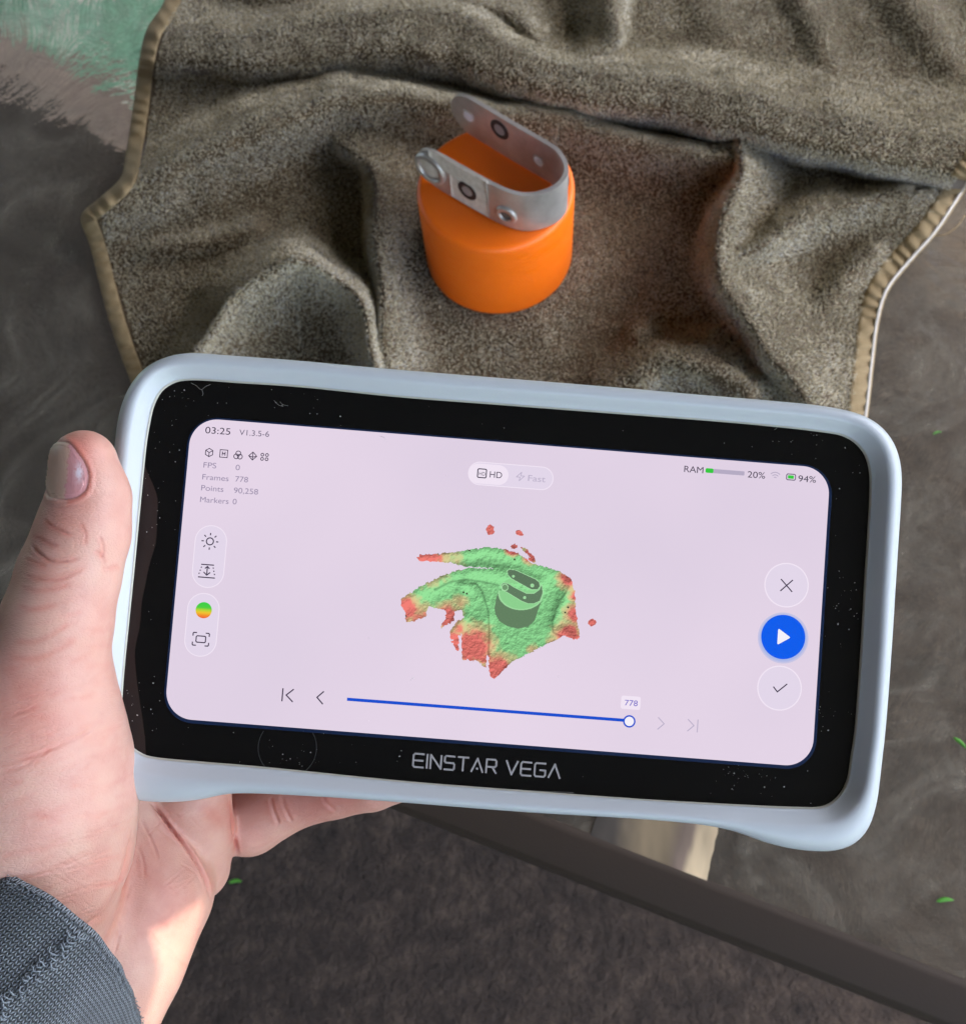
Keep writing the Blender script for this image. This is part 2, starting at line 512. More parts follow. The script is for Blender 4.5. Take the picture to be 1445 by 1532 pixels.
# crest polylines: (points (x, y, height mm, width on the + side px, width on the - side px))
#   + side = to the left-hand side of travel on screen (down for a line drawn right to left)
RIDGES = [
    # the long roll across the top
    [(215, 50, 10, 60, 60), (240, 52, 14, 60, 60), (340, 56, 18, 70, 60), (436, 44, 20, 75, 55), (523, 30, 22, 85, 45), (625, 16, 24, 100, 40), (700, 28, 24, 100, 40), (745, 62, 26, 85, 40), (800, 92, 26, 75, 46), (900, 112, 28, 74, 50), (1000, 126, 29, 74, 55), (1150, 158, 30, 74, 60), (1300, 192, 30, 74, 70), (1445, 218, 29, 70, 80), (1560, 240, 28, 70, 80)],
    # second fold, from the left corner to behind the container
    [(118, 322, 16, 90, 20), (160, 306, 22, 95, 40), (250, 250, 27, 100, 55), (340, 208, 29, 100, 55), (430, 168, 30, 100, 50), (500, 146, 30, 90, 45), (570, 144, 29, 95, 35), (650, 152, 27, 70, 30), (740, 166, 24, 70, 22), (850, 178, 20, 85, 20), (950, 206, 20, 85, 16), (1050, 216, 22, 80, 14), (1098, 220, 22, 60, 14)],
    # shoulder left of the container, sharp towards it
    [(505, 215, 16, 20, 110), (552, 250, 20, 20, 120), (563, 320, 23, 18, 120), (567, 400, 26, 18, 110), (572, 470, 27, 20, 90), (580, 545, 24, 26, 80), (590, 640, 20, 30, 80)],
    # arching hump at lower left
    [(250, 640, 16, 90, 50), (285, 545, 26, 90, 50), (318, 490, 30, 95, 50), (352, 446, 33, 95, 50), (395, 408, 38, 95, 48), (440, 385, 42, 90, 42), (480, 400, 38, 80, 36), (515, 426, 34, 60, 36), (545, 470, 33, 40, 40), (562, 560, 28, 30, 50)],
    [(880, 660, 8, 50, 50), (930, 580, 10, 50, 50), (965, 500, 10, 40, 40)],
    # tall ridge right of the container
    [(1100, 214, 24, 16, 60), (1108, 250, 28, 16, 80), (1100, 290, 30, 24, 90), (1082, 335, 31, 30, 95), (1076, 400, 31, 34, 110), (1098, 450, 31, 34, 120), (1135, 510, 30, 36, 130), (1185, 575, 28, 40, 150), (1235, 650, 24, 40, 150)],
    # spur from it to the right
    [(1085, 395, 27, 46, 40), (1140, 360, 25, 60, 46), (1200, 325, 22, 70, 44), (1270, 300, 19, 80, 36), (1350, 290, 15, 80, 30)],
    # flat swell at bottom right
    [(920, 590, 14, 50, 50), (985, 540, 18, 60, 50), (1050, 545, 22, 60, 60), (1120, 590, 24, 60, 60)],
    # soft folds top right
    [(905, -60, 14, 60, 30), (920, 10, 20, 60, 24), (918, 60, 20, 60, 18), (880, 88, 20, 40, 20)],
    [(1030, -60, 4, 55, 55), (1060, 20, 5, 55, 55), (1080, 60, 4, 45, 45)],
    [(230, 380, 6, 30, 30), (300, 360, 8, 30, 30), (380, 340, 7, 35, 30)],
    [(1230, 470, 7, 35, 40), (1270, 420, 9, 35, 40), (1310, 380, 8, 30, 40)],
    [(300, -60, 8, 35, 35), (380, -20, 9, 40, 35), (470, -10, 8, 35, 30)],
    [(1180, -60, 6, 45, 55), (1215, 20, 7, 45, 55), (1235, 90, 5, 35, 45)],
    [(1330, -60, 8, 60, 50), (1370, 10, 9, 60, 50), (1430, 90, 6, 50, 40)],
    [(560, -60, 10, 50, 50), (640, -20, 12, 40, 40), (760, 20, 14, 30, 40), (800, 60, 16, 25, 40)],
]


EXPS = {0: (7.0, 2.0), 1: (1.9, 2.6), 2: (2.5, 1.7), 3: (1.2, 1.8), 4: (2.2, 2.2), 5: (1.7, 1.5), 6: (1.5, 1.6)}
HK = 1.65


def towel_h(px, py):
    sh = px.shape
    Q = np.stack([px.ravel(), py.ravel()], 1)
    w1 = noise(Q / 70.0, 2); w2 = noise(Q / 70.0 + 31.7, 2)
    Qw = Q + np.stack([w1, w2], 1) * 9
    acc = np.exp(np.full(len(Q), 3.0) / 3.2)
    for rdg in RIDGES:
        A = np.array(rdg, float)
        S = spline(A[:, :2], 70)
        s = np.r_[0, np.cumsum(np.linalg.norm(np.diff(A[:, :2], axis=0), axis=1))]
        u = np.linspace(0, 1, 70) * s[-1]
        d, side, par = polydist(Qw, S)
        uu = par / 69 * s[-1]
        h = np.interp(uu, s, A[:, 2]); wa = np.interp(uu, s, A[:, 3]); wb = np.interp(uu, s, A[:, 4])
        w = np.where(side > 0, wa, wb)
        t = np.clip(d / w, 0, 1.6)
        ea, eb = EXPS.get(RIDGES.index(rdg), (2.2, 2.2))
        t = np.clip(d / w, 0, 2.0)
        g = np.exp(-2.2 * t ** np.where(side > 0, ea, eb))
        acc = acc + np.exp(h * HK * g / 3.2) - 1
        if RIDGES.index(rdg) == 0:
            crev = 6.0 * np.exp(-((d - w * 1.02) / 8.0) ** 2) * (side > 0) * (smoothstep(640, 700, Q[:, 0]) * smoothstep(820, 760, Q[:, 0]) + smoothstep(850, 900, Q[:, 0]) * smoothstep(1330, 1250, Q[:, 0]))
    z = 3.2 * np.log(acc) - crev
    z = z + 0.9 * noise(Q / 26.0 + 5, 2) + 1.6 * noise(Q / 80.0 + 9, 2)
    z = z - 3 * np.exp(-((Q[:, 0] - 428) / 34) ** 2 - ((Q[:, 1] - 528) / 26) ** 2)
    # flat floor where the container stands
    dx = (Q[:, 0] - 748) / 150; dy = (Q[:, 1] - 392) / 118
    m = smoothstep(1.25, 0.8, np.sqrt(dx * dx + dy * dy))
    z = z * (1 - m) + (CUPZ0 * 1000 - 0.8) * m
    # thin down at the hems
    return np.maximum(z, 2.2).reshape(sh) / 1000.0


def xl(y): return np.interp(y, LEFT[:, 1], LEFT[:, 0])
def xr(y): return np.interp(y, RIGHT[:, 1], RIGHT[:, 0])


NV, NU = 280, 430
vv = np.linspace(-70, 765, NV); uu = np.linspace(0, 1, NU)
V2, U2 = np.meshgrid(vv, uu, indexing='ij')
PX = xl(V2) * (1 - U2) + xr(V2) * U2
PY = V2.copy()
TH = towel_h(PX, PY)
TP = U(PX, PY, TH)
m_cloth = mat('towel_base', (0.16, 0.125, 0.08), 0.95, Sheen_Weight=0.2)
nc = tex_noise(m_cloth, 700, 3, 0.7)
rc = ramp(m_cloth, nc.outputs[0], [(0.3, (0.055, 0.036, 0.015)), (0.7, (0.14, 0.10, 0.05))])
lk(m_cloth, rc.outputs[0], P(m_cloth).inputs['Base Color'])
towel = empty('towel', loc=(0, 0.45, 0))
tag(towel, 'crumpled olive grey terry towel spread over the glass table', 'towel')
pin = Matrix.Translation(-Vector(towel.location))
OFF = np.array(towel.location)
V = (TP - OFF).reshape(-1, 3)
nV = len(V)
Vb = V - np.array([0, 0, 0.0018])
gf = gridfaces(NV, NU)
edge = [(0, j) for j in range(NU)] + [(i, NU - 1) for i in range(1, NV)] + [(NV - 1, j) for j in range(NU - 2, -1, -1)] + [(i, 0) for i in range(NV - 2, 0, -1)]
ei = np.array([i * NU + j for i, j in edge]); ej = np.roll(ei, -1)
side_f = np.stack([ei, ej, ej + nV, ei + nV], 1)
cloth = mesh_np('cloth', np.vstack([V, Vb]), np.vstack([gf, gf[:, ::-1] + nV, side_f]), m_cloth, towel)

# terry loops: short bent tufts all over the cloth
e1 = TP[1:, :-1] - TP[:-1, :-1]; e2 = TP[:-1, 1:] - TP[:-1, :-1]
nrm_ = np.cross(e2, e1); ar = np.linalg.norm(nrm_, axis=-1)
nrm_ /= ar[..., None] + 1e-12
nrm_[((np.array([0, 0, HC]) - TP[:-1, :-1]) * nrm_).sum(-1) < 0] *= -1
w = np.minimum(ar, np.percentile(ar, 99) * 1.6)
inset = (PX[:-1, :-1] - xl(PY[:-1, :-1]) > 22) & (xr(PY[:-1, :-1]) - PX[:-1, :-1] > 24) & (PY[:-1, :-1] < 720)
w = (w * inset).ravel(); cw = np.cumsum(w); cw /= cw[-1]
NT = 280000
pick = np.searchsorted(cw, rng.random(NT))
ii, jj = np.unravel_index(pick, ar.shape)
a, b = rng.random((NT, 1)), rng.random((NT, 1))
base = TP[ii, jj] + e1[ii, jj] * a + e2[ii, jj] * b
nm = nrm_[ii, jj]
lean = noise(base * 55.0, 2)[:, None] * np.array([1.3, 0.3, 0]) + noise(base * 55.0 + 17, 2)[:, None] * np.array([0.3, 1.3, 0]) + np.array([0.1, -0.35, 0])
dirv = nm + lean * 0.9 + rng.normal(0, 0.27, (NT, 3))
dirv /= np.linalg.norm(dirv, axis=1)[:, None]
ln = rng.uniform(0.0013, 0.0027, (NT, 1))
sidev = np.cross(dirv, rng.normal(0, 1, (NT, 3))); sidev /= np.linalg.norm(sidev, axis=1)[:, None]
s2 = np.cross(dirv, sidev)
wd = rng.uniform(0.00022, 0.00037, (NT, 1))
p0 = base - nm * 0.0004
ring0 = [p0 + (sidev * math.cos(t) + s2 * math.sin(t)) * wd for t in (0, 2.094, 4.189)]
mid = p0 + dirv * ln * 0.72 + sidev * wd * 0.5
ring1 = [mid + (sidev * math.cos(t) + s2 * math.sin(t)) * wd * 1.15 for t in (0.2, 2.3, 4.4)]
tip = p0 + dirv * ln + sidev * wd * 1.3 + nm * -0.0001
TV = np.stack(ring0 + ring1 + [tip], 1) - OFF
fi = np.array([(0, 1, 4), (0, 4, 3), (1, 2, 5), (1, 5, 4), (2, 0, 3), (2, 3, 5), (3, 4, 6), (4, 5, 6), (5, 3, 6)])
TF = (np.arange(NT)[:, None, None] * 7 + fi[None]).reshape(-1, 3)
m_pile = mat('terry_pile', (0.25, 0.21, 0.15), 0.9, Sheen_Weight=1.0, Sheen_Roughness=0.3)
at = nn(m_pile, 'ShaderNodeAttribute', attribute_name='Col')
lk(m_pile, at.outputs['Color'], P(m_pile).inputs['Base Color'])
P(m_pile).inputs['Sheen Tint'].default_value = (0.85, 0.94, 1.0, 1)
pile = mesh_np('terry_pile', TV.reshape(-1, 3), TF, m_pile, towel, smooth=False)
tag(pile, kind='stuff')
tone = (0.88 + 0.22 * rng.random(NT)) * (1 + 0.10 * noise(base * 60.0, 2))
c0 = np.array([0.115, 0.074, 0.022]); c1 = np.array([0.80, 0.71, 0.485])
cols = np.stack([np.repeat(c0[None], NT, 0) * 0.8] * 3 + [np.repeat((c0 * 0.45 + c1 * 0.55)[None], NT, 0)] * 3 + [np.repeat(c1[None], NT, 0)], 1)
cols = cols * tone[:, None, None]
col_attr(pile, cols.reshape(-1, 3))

# sewn hems
m_hem = mat('hem_cotton', (0.27, 0.20, 0.10), 0.9)
nh = tex_noise(m_hem, 1400, 3, 0.7)
bh = bump(m_hem, nh.outputs[0], 0.6, 0.0006)
lk(m_hem, bh.outputs[0], P(m_hem).inputs['Normal'])


def hem(side, wpx, pitch, y0, y1):
    # sampled along the true edge line, several rows across
    E = spline((LEFT if side < 0 else RIGHT), 900)
    m_ = (E[:, 1] > y0) & (E[:, 1] < y1); E = E[m_]
    s = np.r_[0, np.cumsum(np.linalg.norm(np.diff(E, axis=0), axis=1))]
    t = np.gradient(E, axis=0); t /= np.linalg.norm(t, axis=1)[:, None]
    nn_ = np.stack([t[:, 1], -t[:, 0]], 1) * (1 if side < 0 else -1)
    if side < 0: nn_ = np.where(nn_[:, :1] < 0, -nn_, nn_)
    else: nn_ = np.where(nn_[:, :1] > 0, -nn_, nn_)
    rows = [(-3, -0.0022), (-4, 0.0006), (-1, 0.0016), (wpx * .25, 0.0024), (wpx * .5, 0.0024), (wpx * .75, 0.0020), (wpx * .95, 0.0012), (wpx * 1.0, -0.0006)]
    out = []
    rib = 0.5 + 0.5 * np.cos(2 * np.pi * (s + 5 * np.sin(s / 37.0) + 3 * np.sin(s / 13.0)) / pitch)
    for k, (d, h) in enumerate(rows):
        q = E + nn_ * (d + (rib[:, None] * 0.8 if 2 <= k <= 5 else 0))
        z = towel_h(q[:, 0], q[:, 1]) + h + ((0.0017 * rib - 0.0008) if 2 <= k <= 5 else 0)
        out.append(U(q[:, 0], q[:, 1], z) - OFF)
    Vh = np.stack(out, 1)
    return Vh.reshape(-1, 3), gridfaces(len(E), len(rows)), E


hv, hf, _ = hem(-1, 20, 20, -68, 760)
heml = mesh_np('hem', hv, hf, m_hem, towel)
hv, hf, E2 = hem(1, 28, 19, -68, 760)
hemr = mesh_np('hem', hv, hf, m_hem, towel)
z = towel_h(E2[:, 0], E2[:, 1]) + 0.0022
m_cord = mat('hem_cord', (0.50, 0.48, 0.43), 0.85)
cv, cf = tube(U(E2[:, 0] - 1, E2[:, 1], z)[::3] - OFF, 0.0010, 8)
mesh_np('hem_cord', cv, cf, m_cord, towel)
# loose thread on the right hem
th = spline([(1398, 352), (1415, 350), (1432, 338), (1443, 322)], 20)
tv, tf = tube(U(th[:, 0], th[:, 1], 0.004 + 0.002 * np.sin(np.linspace(0, 3, 20))) - OFF, 0.00035, 6)
mesh_np('loose_thread', tv, tf, m_hem, towel)

# ================================================================== ORANGE CONTAINER
m_or = mat('orange_plastic', (0.98, 0.17, 0.002), 0.42, Subsurface_Weight=0.10, Subsurface_Radius=(0.01, 0.003, 0.001))
P(m_or).inputs['Subsurface Scale'].default_value = 0.3
no = tex_noise(m_or, 420, 3, 0.5)
bo = bump(m_or, no.outputs[0], 0.06, 0.0004)
lk(m_or, bo.outputs[0], P(m_or).inputs['Normal'])
CZ = CUPZ0 + 0.060
nor = tex_noise(m_or, 70, 6, 0.7, vec_scale=(1, 1, 3))
ror = ramp(m_or, nor.outputs[0], [(0.35, (0.36, 0.36, 0.36)), (0.65, (0.58, 0.58, 0.58))])
lk(m_or, ror.outputs[0], P(m_or).inputs['Roughness'])
cc = U(741, 278, CZ)
cup = empty('orange_container', loc=(cc[0], cc[1], CUPZ0))
tag(cup, 'matt orange plastic cylinder standing on the towel, bracket on its flat top', 'container')
rp_ = [(0.0, 0.0599), (0.030, 0.0599), (0.0385, 0.0599), (0.0398, 0.0600), (0.0410, 0.0597), (0.0419, 0.0590), (0.0424, 0.0578), (0.0426, 0.056), (0.0425, 0.045), (0.0424, 0.02), (0.0423, 0.004), (0.0418, 0.0015), (0.0405, 0.0003), (0.038, 0.0), (0.0, 0.0)]
na = 128
ang = np.linspace(0, 2 * np.pi, na, endpoint=False)
cv = np.array([[[r * math.cos(t), r * math.sin(t), z] for t in ang] for r, z in rp_])
mesh_np('body', cv.reshape(-1, 3), gridfaces(len(rp_), na, False, True)[:, ::-1], m_or, cup)

# ================================================================== BRACKET
BH = 0.0275
braw = [(680, 184), (719, 207), (768, 237), (812, 263), (833, 277), (845, 296), (845, 314), (832, 330), (810, 340), (785, 343), (758, 336), (726, 320), (672, 289), (629, 264)]
bp = spline([(x, y) for x, y in braw], 140)
BPz = U(bp[:, 0], bp[:, 1], np.full(140, CZ + 0.0005))
bo_ = empty('metal_bracket', loc=tuple(BPz.mean(0)[:2]) + (CZ,))
tag(bo_, 'brushed steel strap bent into a U, standing on the orange container', 'bracket')
BO = np.array(bo_.location)
m_st = mat('brushed_steel', (0.60, 0.58, 0.56), 0.46, 0.7)
nst = tex_noise(m_st, 60, 4, 0.6)
rst = ramp(m_st, nst.outputs[0], [(0.3, (0.44, 0.41, 0.375)), (0.7, (0.66, 0.63, 0.59))])
lk(m_st, rst.outputs[0], P(m_st).inputs['Base Color'])
nsr = tex_noise(m_st, 700, 4, 0.6, vec_scale=(1, 1, 8))
bst = bump(m_st, nsr.outputs[0], 0.12, 0.0003)
lk(m_st, bst.outputs[0], P(m_st).inputs['Normal'])
bl = np.r_[0, np.cumsum(np.linalg.norm(np.diff(BPz, axis=0), axis=1))]
BL = bl[-1]
tt = np.gradient(BPz, axis=0); tt /= np.linalg.norm(tt, axis=1)[:, None]
bn = np.stack([tt[:, 1], -tt[:, 0], 0 * tt[:, 0]], 1)
ctr = BPz.mean(0)
if np.sum(bn[70] * (BPz[70] - ctr)) < 0: bn = -bn      # outward


def band(s, z, off=0.0):
    """a point on the strap: s metres along it, z metres up, off metres out of its middle"""
    p = np.stack([np.interp(s, bl, BPz[:, k]) for k in range(3)], -1)
    q = np.stack([np.interp(s, bl, bn[:, k]) for k in range(3)], -1)
    q = q / np.linalg.norm(q, axis=-1)[..., None]
    p = p + q * np.asarray(off)[..., None]
    p[..., 2] += z
    return p - BO


def band_patch(s0, s1, outline, off0, off1, m, name, parent, n=60, hole=None):
    pass


# strap with rounded ends and two pairs of screw holes: cells of a fine grid, cut where the outline or a hole is
HOLES = [(0.012, BH * .50, 0.0034), (0.0600, BH * .42, 0.0032), (BL - 0.0095, BH * .50, 0.0060), (BL - 0.058, BH * .34, 0.0034)]
nS, nZ = 420, 80
S = np.linspace(0, BL, nS); Zs = np.linspace(0, BH, nZ)


def strap_bm(th):
    bm = bmesh.new()
    # outline in (s, z)
    rr_ = BH * 0.5
    outl = []
    for a_ in np.linspace(np.pi / 2, 3 * np.pi / 2, 24): outl.append((rr_ + rr_ * math.cos(a_), rr_ + rr_ * math.sin(a_)))
    for s in np.linspace(rr_, BL - rr_, 120)[1:-1]: outl.append((s, 0))
    for a_ in np.linspace(-np.pi / 2, np.pi / 2, 24): outl.append((BL - rr_ + rr_ * math.cos(a_), rr_ + rr_ * math.sin(a_)))
    for s in np.linspace(BL - rr_, rr_, 120)[1:-1]: outl.append((s, BH))
    loops = [outl]
    for (s, z, r) in (HOLES[0], HOLES[1]):
        loops.append([(s + r * math.cos(a_), z + r * math.sin(a_)) for a_ in np.linspace(0, 2 * np.pi, 24, endpoint=False)])
    es = []
    for lp in loops:
        vs = [bm.verts.new((s, z, 0)) for s, z in lp]
        es += [bm.edges.new((vs[i], vs[(i + 1) % len(vs)])) for i in range(len(vs))]
    bmesh.ops.triangle_fill(bm, use_beauty=True, edges=es)
    # slice so the bend stays smooth
    for s in np.linspace(0, BL, 130)[1:-1]:
        bmesh.ops.bisect_plane(bm, geom=bm.verts[:] + bm.edges[:] + bm.faces[:], plane_co=(s, 0, 0), plane_no=(1, 0, 0))
    bmesh.ops.remove_doubles(bm, verts=bm.verts[:], dist=1e-6)
    return bm


bm = strap_bm(0.0018)
co = np.array([v.co[:] for v in bm.verts])
inn = band(co[:, 0], co[:, 1], np.full(len(co), -0.0014)); ou = band(co[:, 0], co[:, 1], np.full(len(co), 0.0009))
bm.verts.index_update()
fi_ = [[v.index for v in f.verts] for f in bm.faces]
be = [(e.verts[0].index, e.verts[1].index) for e in bm.edges if len(e.link_faces) == 1]
bm.free()
n0 = len(co)
FF = fi_ + [[i + n0 for i in reversed(f)] for f in fi_] + [(a_, b_, b_ + n0, a_ + n0) for a_, b_ in be]
strap = mesh_np('strap', np.vstack([inn, ou]), FF, m_st, bo_)
bmx = bmesh.new(); bmx.from_mesh(strap.data); bmesh.ops.recalc_face_normals(bmx, faces=bmx.faces[:]); bmx.to_mesh(strap.data); bmx.free()
strap.data.set_sharp_from_angle(angle=math.radians(40))


def disc_on_band(s, z, r, off, th, m, name, r_in=0.0, n=28, parent=bo_, dome=0.0):
    """disc or ring lying on the strap"""
    rs_ = [(r_in, off), (r_in, off + th + dome), ((r_in + r) / 2, off + th + dome * .8), (r * .93, off + th), (r, off + th * .5), (r, off)]
    if r_in == 0: rs_ = [(1e-5, off + th + dome)] + [((k / 4) * r * .93, off + th + dome * (1 - (k / 4) ** 2)) for k in range(1, 5)] + [(r, off + th * .4), (r, off)]
    a_ = np.linspace(0, 2 * np.pi, n, endpoint=False)
    vs = np.array([band(s + q * np.cos(a_), z + q * np.sin(a_), np.full(n, o_)) for q, o_ in rs_])
    return mesh_np(name, vs.reshape(-1, 3), gridfaces(len(rs_), n, False, True), m, parent)


m_mk = mat('marker_black', (0.02, 0.02, 0.02), 0.5)
m_mw = mat('marker_dot', (0.30, 0.27, 0.26), 0.6)
m_tape = mat('masking_tape', (0.66, 0.6, 0.5), 0.6)
ntp = tex_noise(m_tape, 300, 4, 0.7)
rtp = ramp(m_tape, ntp.outputs[0], [(0.3, (0.52, 0.48, 0.40)), (0.7, (0.74, 0.69, 0.61))])
lk(m_tape, rtp.outputs[0], P(m_tape).inputs['Base Color'])
# raised pressed cups on the front arm
disc_on_band(HOLES[2][0], HOLES[2][1], 0.0100, 0.0009, 0.0020, m_st, 'pressed_ring', 0.0070, 36)
disc_on_band(HOLES[2][0], HOLES[2][1], 0.0070, 0.0009, 0.0004, m_tape, 'pressed_disc', 0, 32, dome=0.0008)
disc_on_band(HOLES[3][0], HOLES[3][1], 0.0060, 0.0009, 0.0013, m_st, 'pressed_ring', 0.0032, 32)
disc_on_band(HOLES[3][0], HOLES[3][1], 0.0032, 0.0009, 0.0002, mat('hole_shade', (0.12, 0.10, 0.085), .6), 'pressed_disc', 0, 24)  # flat dark disc laid over the hole as its shade
# pale discs added over the back arm's see-through holes, as white spots
m_white_disc = mat('disc_white', (0.85, 0.87, 0.92), 0.35)
for hs in HOLES[:2]:
    disc_on_band(hs[0], hs[1], hs[2] - 0.0001, -0.0010, -0.0006, m_white_disc, 'hole_white_disc', 0, 24, dome=-0.0004)
for hs in HOLES[:2]:
    disc_on_band(hs[0], hs[1], hs[2] + 0.0009, -0.0014, -0.0003, m_st, 'hole_rim', hs[2], 24)
# strip of tape over the front arm with a dark round marker; another marker inside the back arm, one at the bend


def tape(s0, s1, z0, z1, off, name, m=m_tape, over=0.0):
    ns_, nz_ = 12, 10
    S_, Z_ = np.meshgrid(np.linspace(s0, s1, ns_), np.linspace(z0, z1, nz_), indexing='ij')
    wr = 0.00012 * noise(np.stack([S_ * 400, Z_ * 400], -1))
    v1 = band(S_, Z_, off + wr)
    v2 = band(S_, Z_, off - 0.0002 + wr * 0)
    vs = np.vstack([v1.reshape(-1, 3), v2.reshape(-1, 3)])
    g = gridfaces(ns_, nz_); k = ns_ * nz_
    ed_ = [i * nz_ for i in range(ns_)] + [(ns_ - 1) * nz_ + j for j in range(1, nz_)] + [i * nz_ + nz_ - 1 for i in range(ns_ - 2, -1, -1)] + [j for j in range(nz_ - 2, 0, -1)]
    ed_ = np.array(ed_); e_ = np.roll(ed_, -1)
    o = mesh_np(name, vs, np.vstack([g, g[:, ::-1] + k, np.stack([ed_, e_, e_ + k, ed_ + k], 1)]), m, bo_)
    return o


tape(BL - 0.0475, BL - 0.0225, 0.001, BH + 0.0006, 0.00125, 'tape')
tape(BL - 0.0475, BL - 0.010, BH * 0.68, BH + 0.0012, 0.00155, 'tape')
tape(BL - 0.0475, BL - 0.011, BH + 0.0004, BH + 0.0010, 0.0006, 'tape')
disc_on_band(BL - 0.0340, BH * .47, 0.0060, 0.00135, 0.0003, m_mk, 'marker_ring', 0.0034, 32)
disc_on_band(BL - 0.0340, BH * .47, 0.0034, 0.00135, 0.0003, m_mw, 'marker_dot', 0, 24)
disc_on_band(0.0340, BH * .66, 0.0062, -0.0014, -0.0004, m_mk, 'marker_ring', 0.0036, 32)
disc_on_band(0.0340, BH * .66, 0.0036, -0.0014, -0.0004, m_mw, 'marker_dot', 0, 24)
disc_on_band(0.0775, BH * .5, 0.0062, 0.0009, 0.0007, m_mk, 'marker_ring', 0.0034, 32)
disc_on_band(0.0775, BH * .55, 0.0034, 0.0009, 0.0004, m_mw, 'marker_dot', 0, 24)

# ================================================================== SCANNER
DR = np.array([[0.99682773, 0.07801342, 0.01576005], [-0.0787274, 0.99557132, 0.05137843], [-0.01168205, -0.05245619, 0.99855489]])
DT = np.array([0.00404964, -0.01830646, -0.26069215])
RW = R @ DR
TW = R @ DT + np.array([0, 0, HC])
scan = empty('handheld_scanner', mw=Matrix([[*RW[i], TW[i]] for i in range(3)] + [[0, 0, 0, 1]]))
tag(scan, 'pale blue-white handheld 3D scanner with a lit lavender touch screen, held in the hand', 'scanner')


def S2(px, py, z=0.0):
    """device coordinates (metres) of the point that stands at this place, z above the glass"""
    r = ray(px, py)
    n_ = DR[:, 2]; o = DT + n_ * np.asarray(z)[..., None] if np.ndim(z) else DT + n_ * z
    t = (o @ n_ if np.ndim(z) == 0 else (o * n_).sum(-1)) / (r @ n_)
    p = r * np.asarray(t)[..., None]
    return (p - DT) @ DR


m_case = mat('case_plastic', (0.50, 0.545, 0.565), 0.34)
ncs = tex_noise(m_case, 1800, 2, 0.5)
bcs = bump(m_case, ncs.outputs[0], 0.10, 0.0002)
lk(m_case, bcs.outputs[0], P(m_case).inputs['Normal'])
m_back = mat('case_back', (0.10, 0.12, 0.16), 0.5)
m_blk = mat('panel_glass', (0.006, 0.006, 0.006), 0.05)
P(m_blk).inputs['Specular IOR Level'].default_value = 0.38
m_navy = mat('display_gap', (0.010, 0.022, 0.06), 0.2)
m_ivory = mat('panel_gasket', (0.55, 0.54, 0.46), 0.5)

OUTER = [(450, 538.4), (326, 529), (290, 526.3), (262, 528.5), (233, 539), (208, 557), (188.5, 585), (177, 616), (171.5, 650), (168, 700), (163, 780), (157, 880), (152, 980), (148, 1080), (148, 1150), (162, 1185), (201, 1200), (235, 1203), (267, 1202.8), (302, 1198), (335, 1190.5), (375, 1188.6), (470, 1193), (584, 1200.4), (775, 1215.5), (951, 1226), (1040, 1234), (1085, 1242), (1112, 1250), (1146, 1263), (1180, 1272), (1215, 1276.5), (1250, 1276.5), (1280, 1266), (1301, 1243), (1312, 1208), (1319, 1150), (1327, 1072), (1336, 950), (1343, 840), (1348, 763), (1350, 712), (1344, 676), (1325, 643), (1292, 620), (1243, 608), (1185, 600.8), (1040, 588.5), (892, 575.5), (600, 552)]
INNER = [(450, 579.3), (357, 573), (310, 569.6), (282, 569), (262, 572.5), (243, 585), (231, 607), (225, 632), (219, 670), (211, 750), (203, 835), (194, 925), (186.5, 1000), (182.5, 1060), (184, 1088), (194, 1112), (214, 1128), (240, 1134), (300, 1139.5), (400, 1148), (600, 1168.2), (775, 1182), (951, 1195), (1100, 1203.5), (1195, 1207.5), (1230, 1206), (1252, 1192), (1266, 1168), (1272.5, 1130), (1279, 1082), (1287, 970), (1292, 880), (1297, 800), (1300, 745), (1299.5, 705), (1290, 676), (1266, 655), (1225, 646), (1100, 633), (900, 617.5), (750, 606), (600, 594.5)]
NB = 480
outw = S2(*spline(OUTER, 900, True).T)[:, :2]
inw = S2(*spline(INNER, NB, True).T)[:, :2]
cen = np.array([0.0, -0.001])
# outer point found along the ray from the nearest core point of a smaller rounded box, so that rings stay even
core = np.clip(inw, [-0.066, -0.030], [0.066, 0.030])
dr_ = inw - core
dl = np.linalg.norm(dr_, axis=1)[:, None]
dr_ = dr_ / dl


def hit(o, d, poly):
    best = 1e9
    a_ = poly; b_ = np.roll(poly, -1, 0); e_ = b_ - a_
    den = d[0] * e_[:, 1] - d[1] * e_[:, 0]
    w_ = a_ - o
    t_ = (w_[:, 0] * e_[:, 1] - w_[:, 1] * e_[:, 0]) / (den + 1e-15)
    u_ = (w_[:, 0] * d[1] - w_[:, 1] * d[0]) / (den + 1e-15)
    ok = (t_ > 0) & (u_ >= -0.001) & (u_ <= 1.001)
    return t_[ok].min() if ok.any() else None


outr = np.array([core[k] + dr_[k] * hit(core[k], dr_[k], outw) for k in range(NB)])
k_ = np.array([1, 2, 3, 2, 1.0]); k_ /= k_.sum()
outr = sum(np.roll(outr, i - 2, 0) * k_[i] for i in range(5))
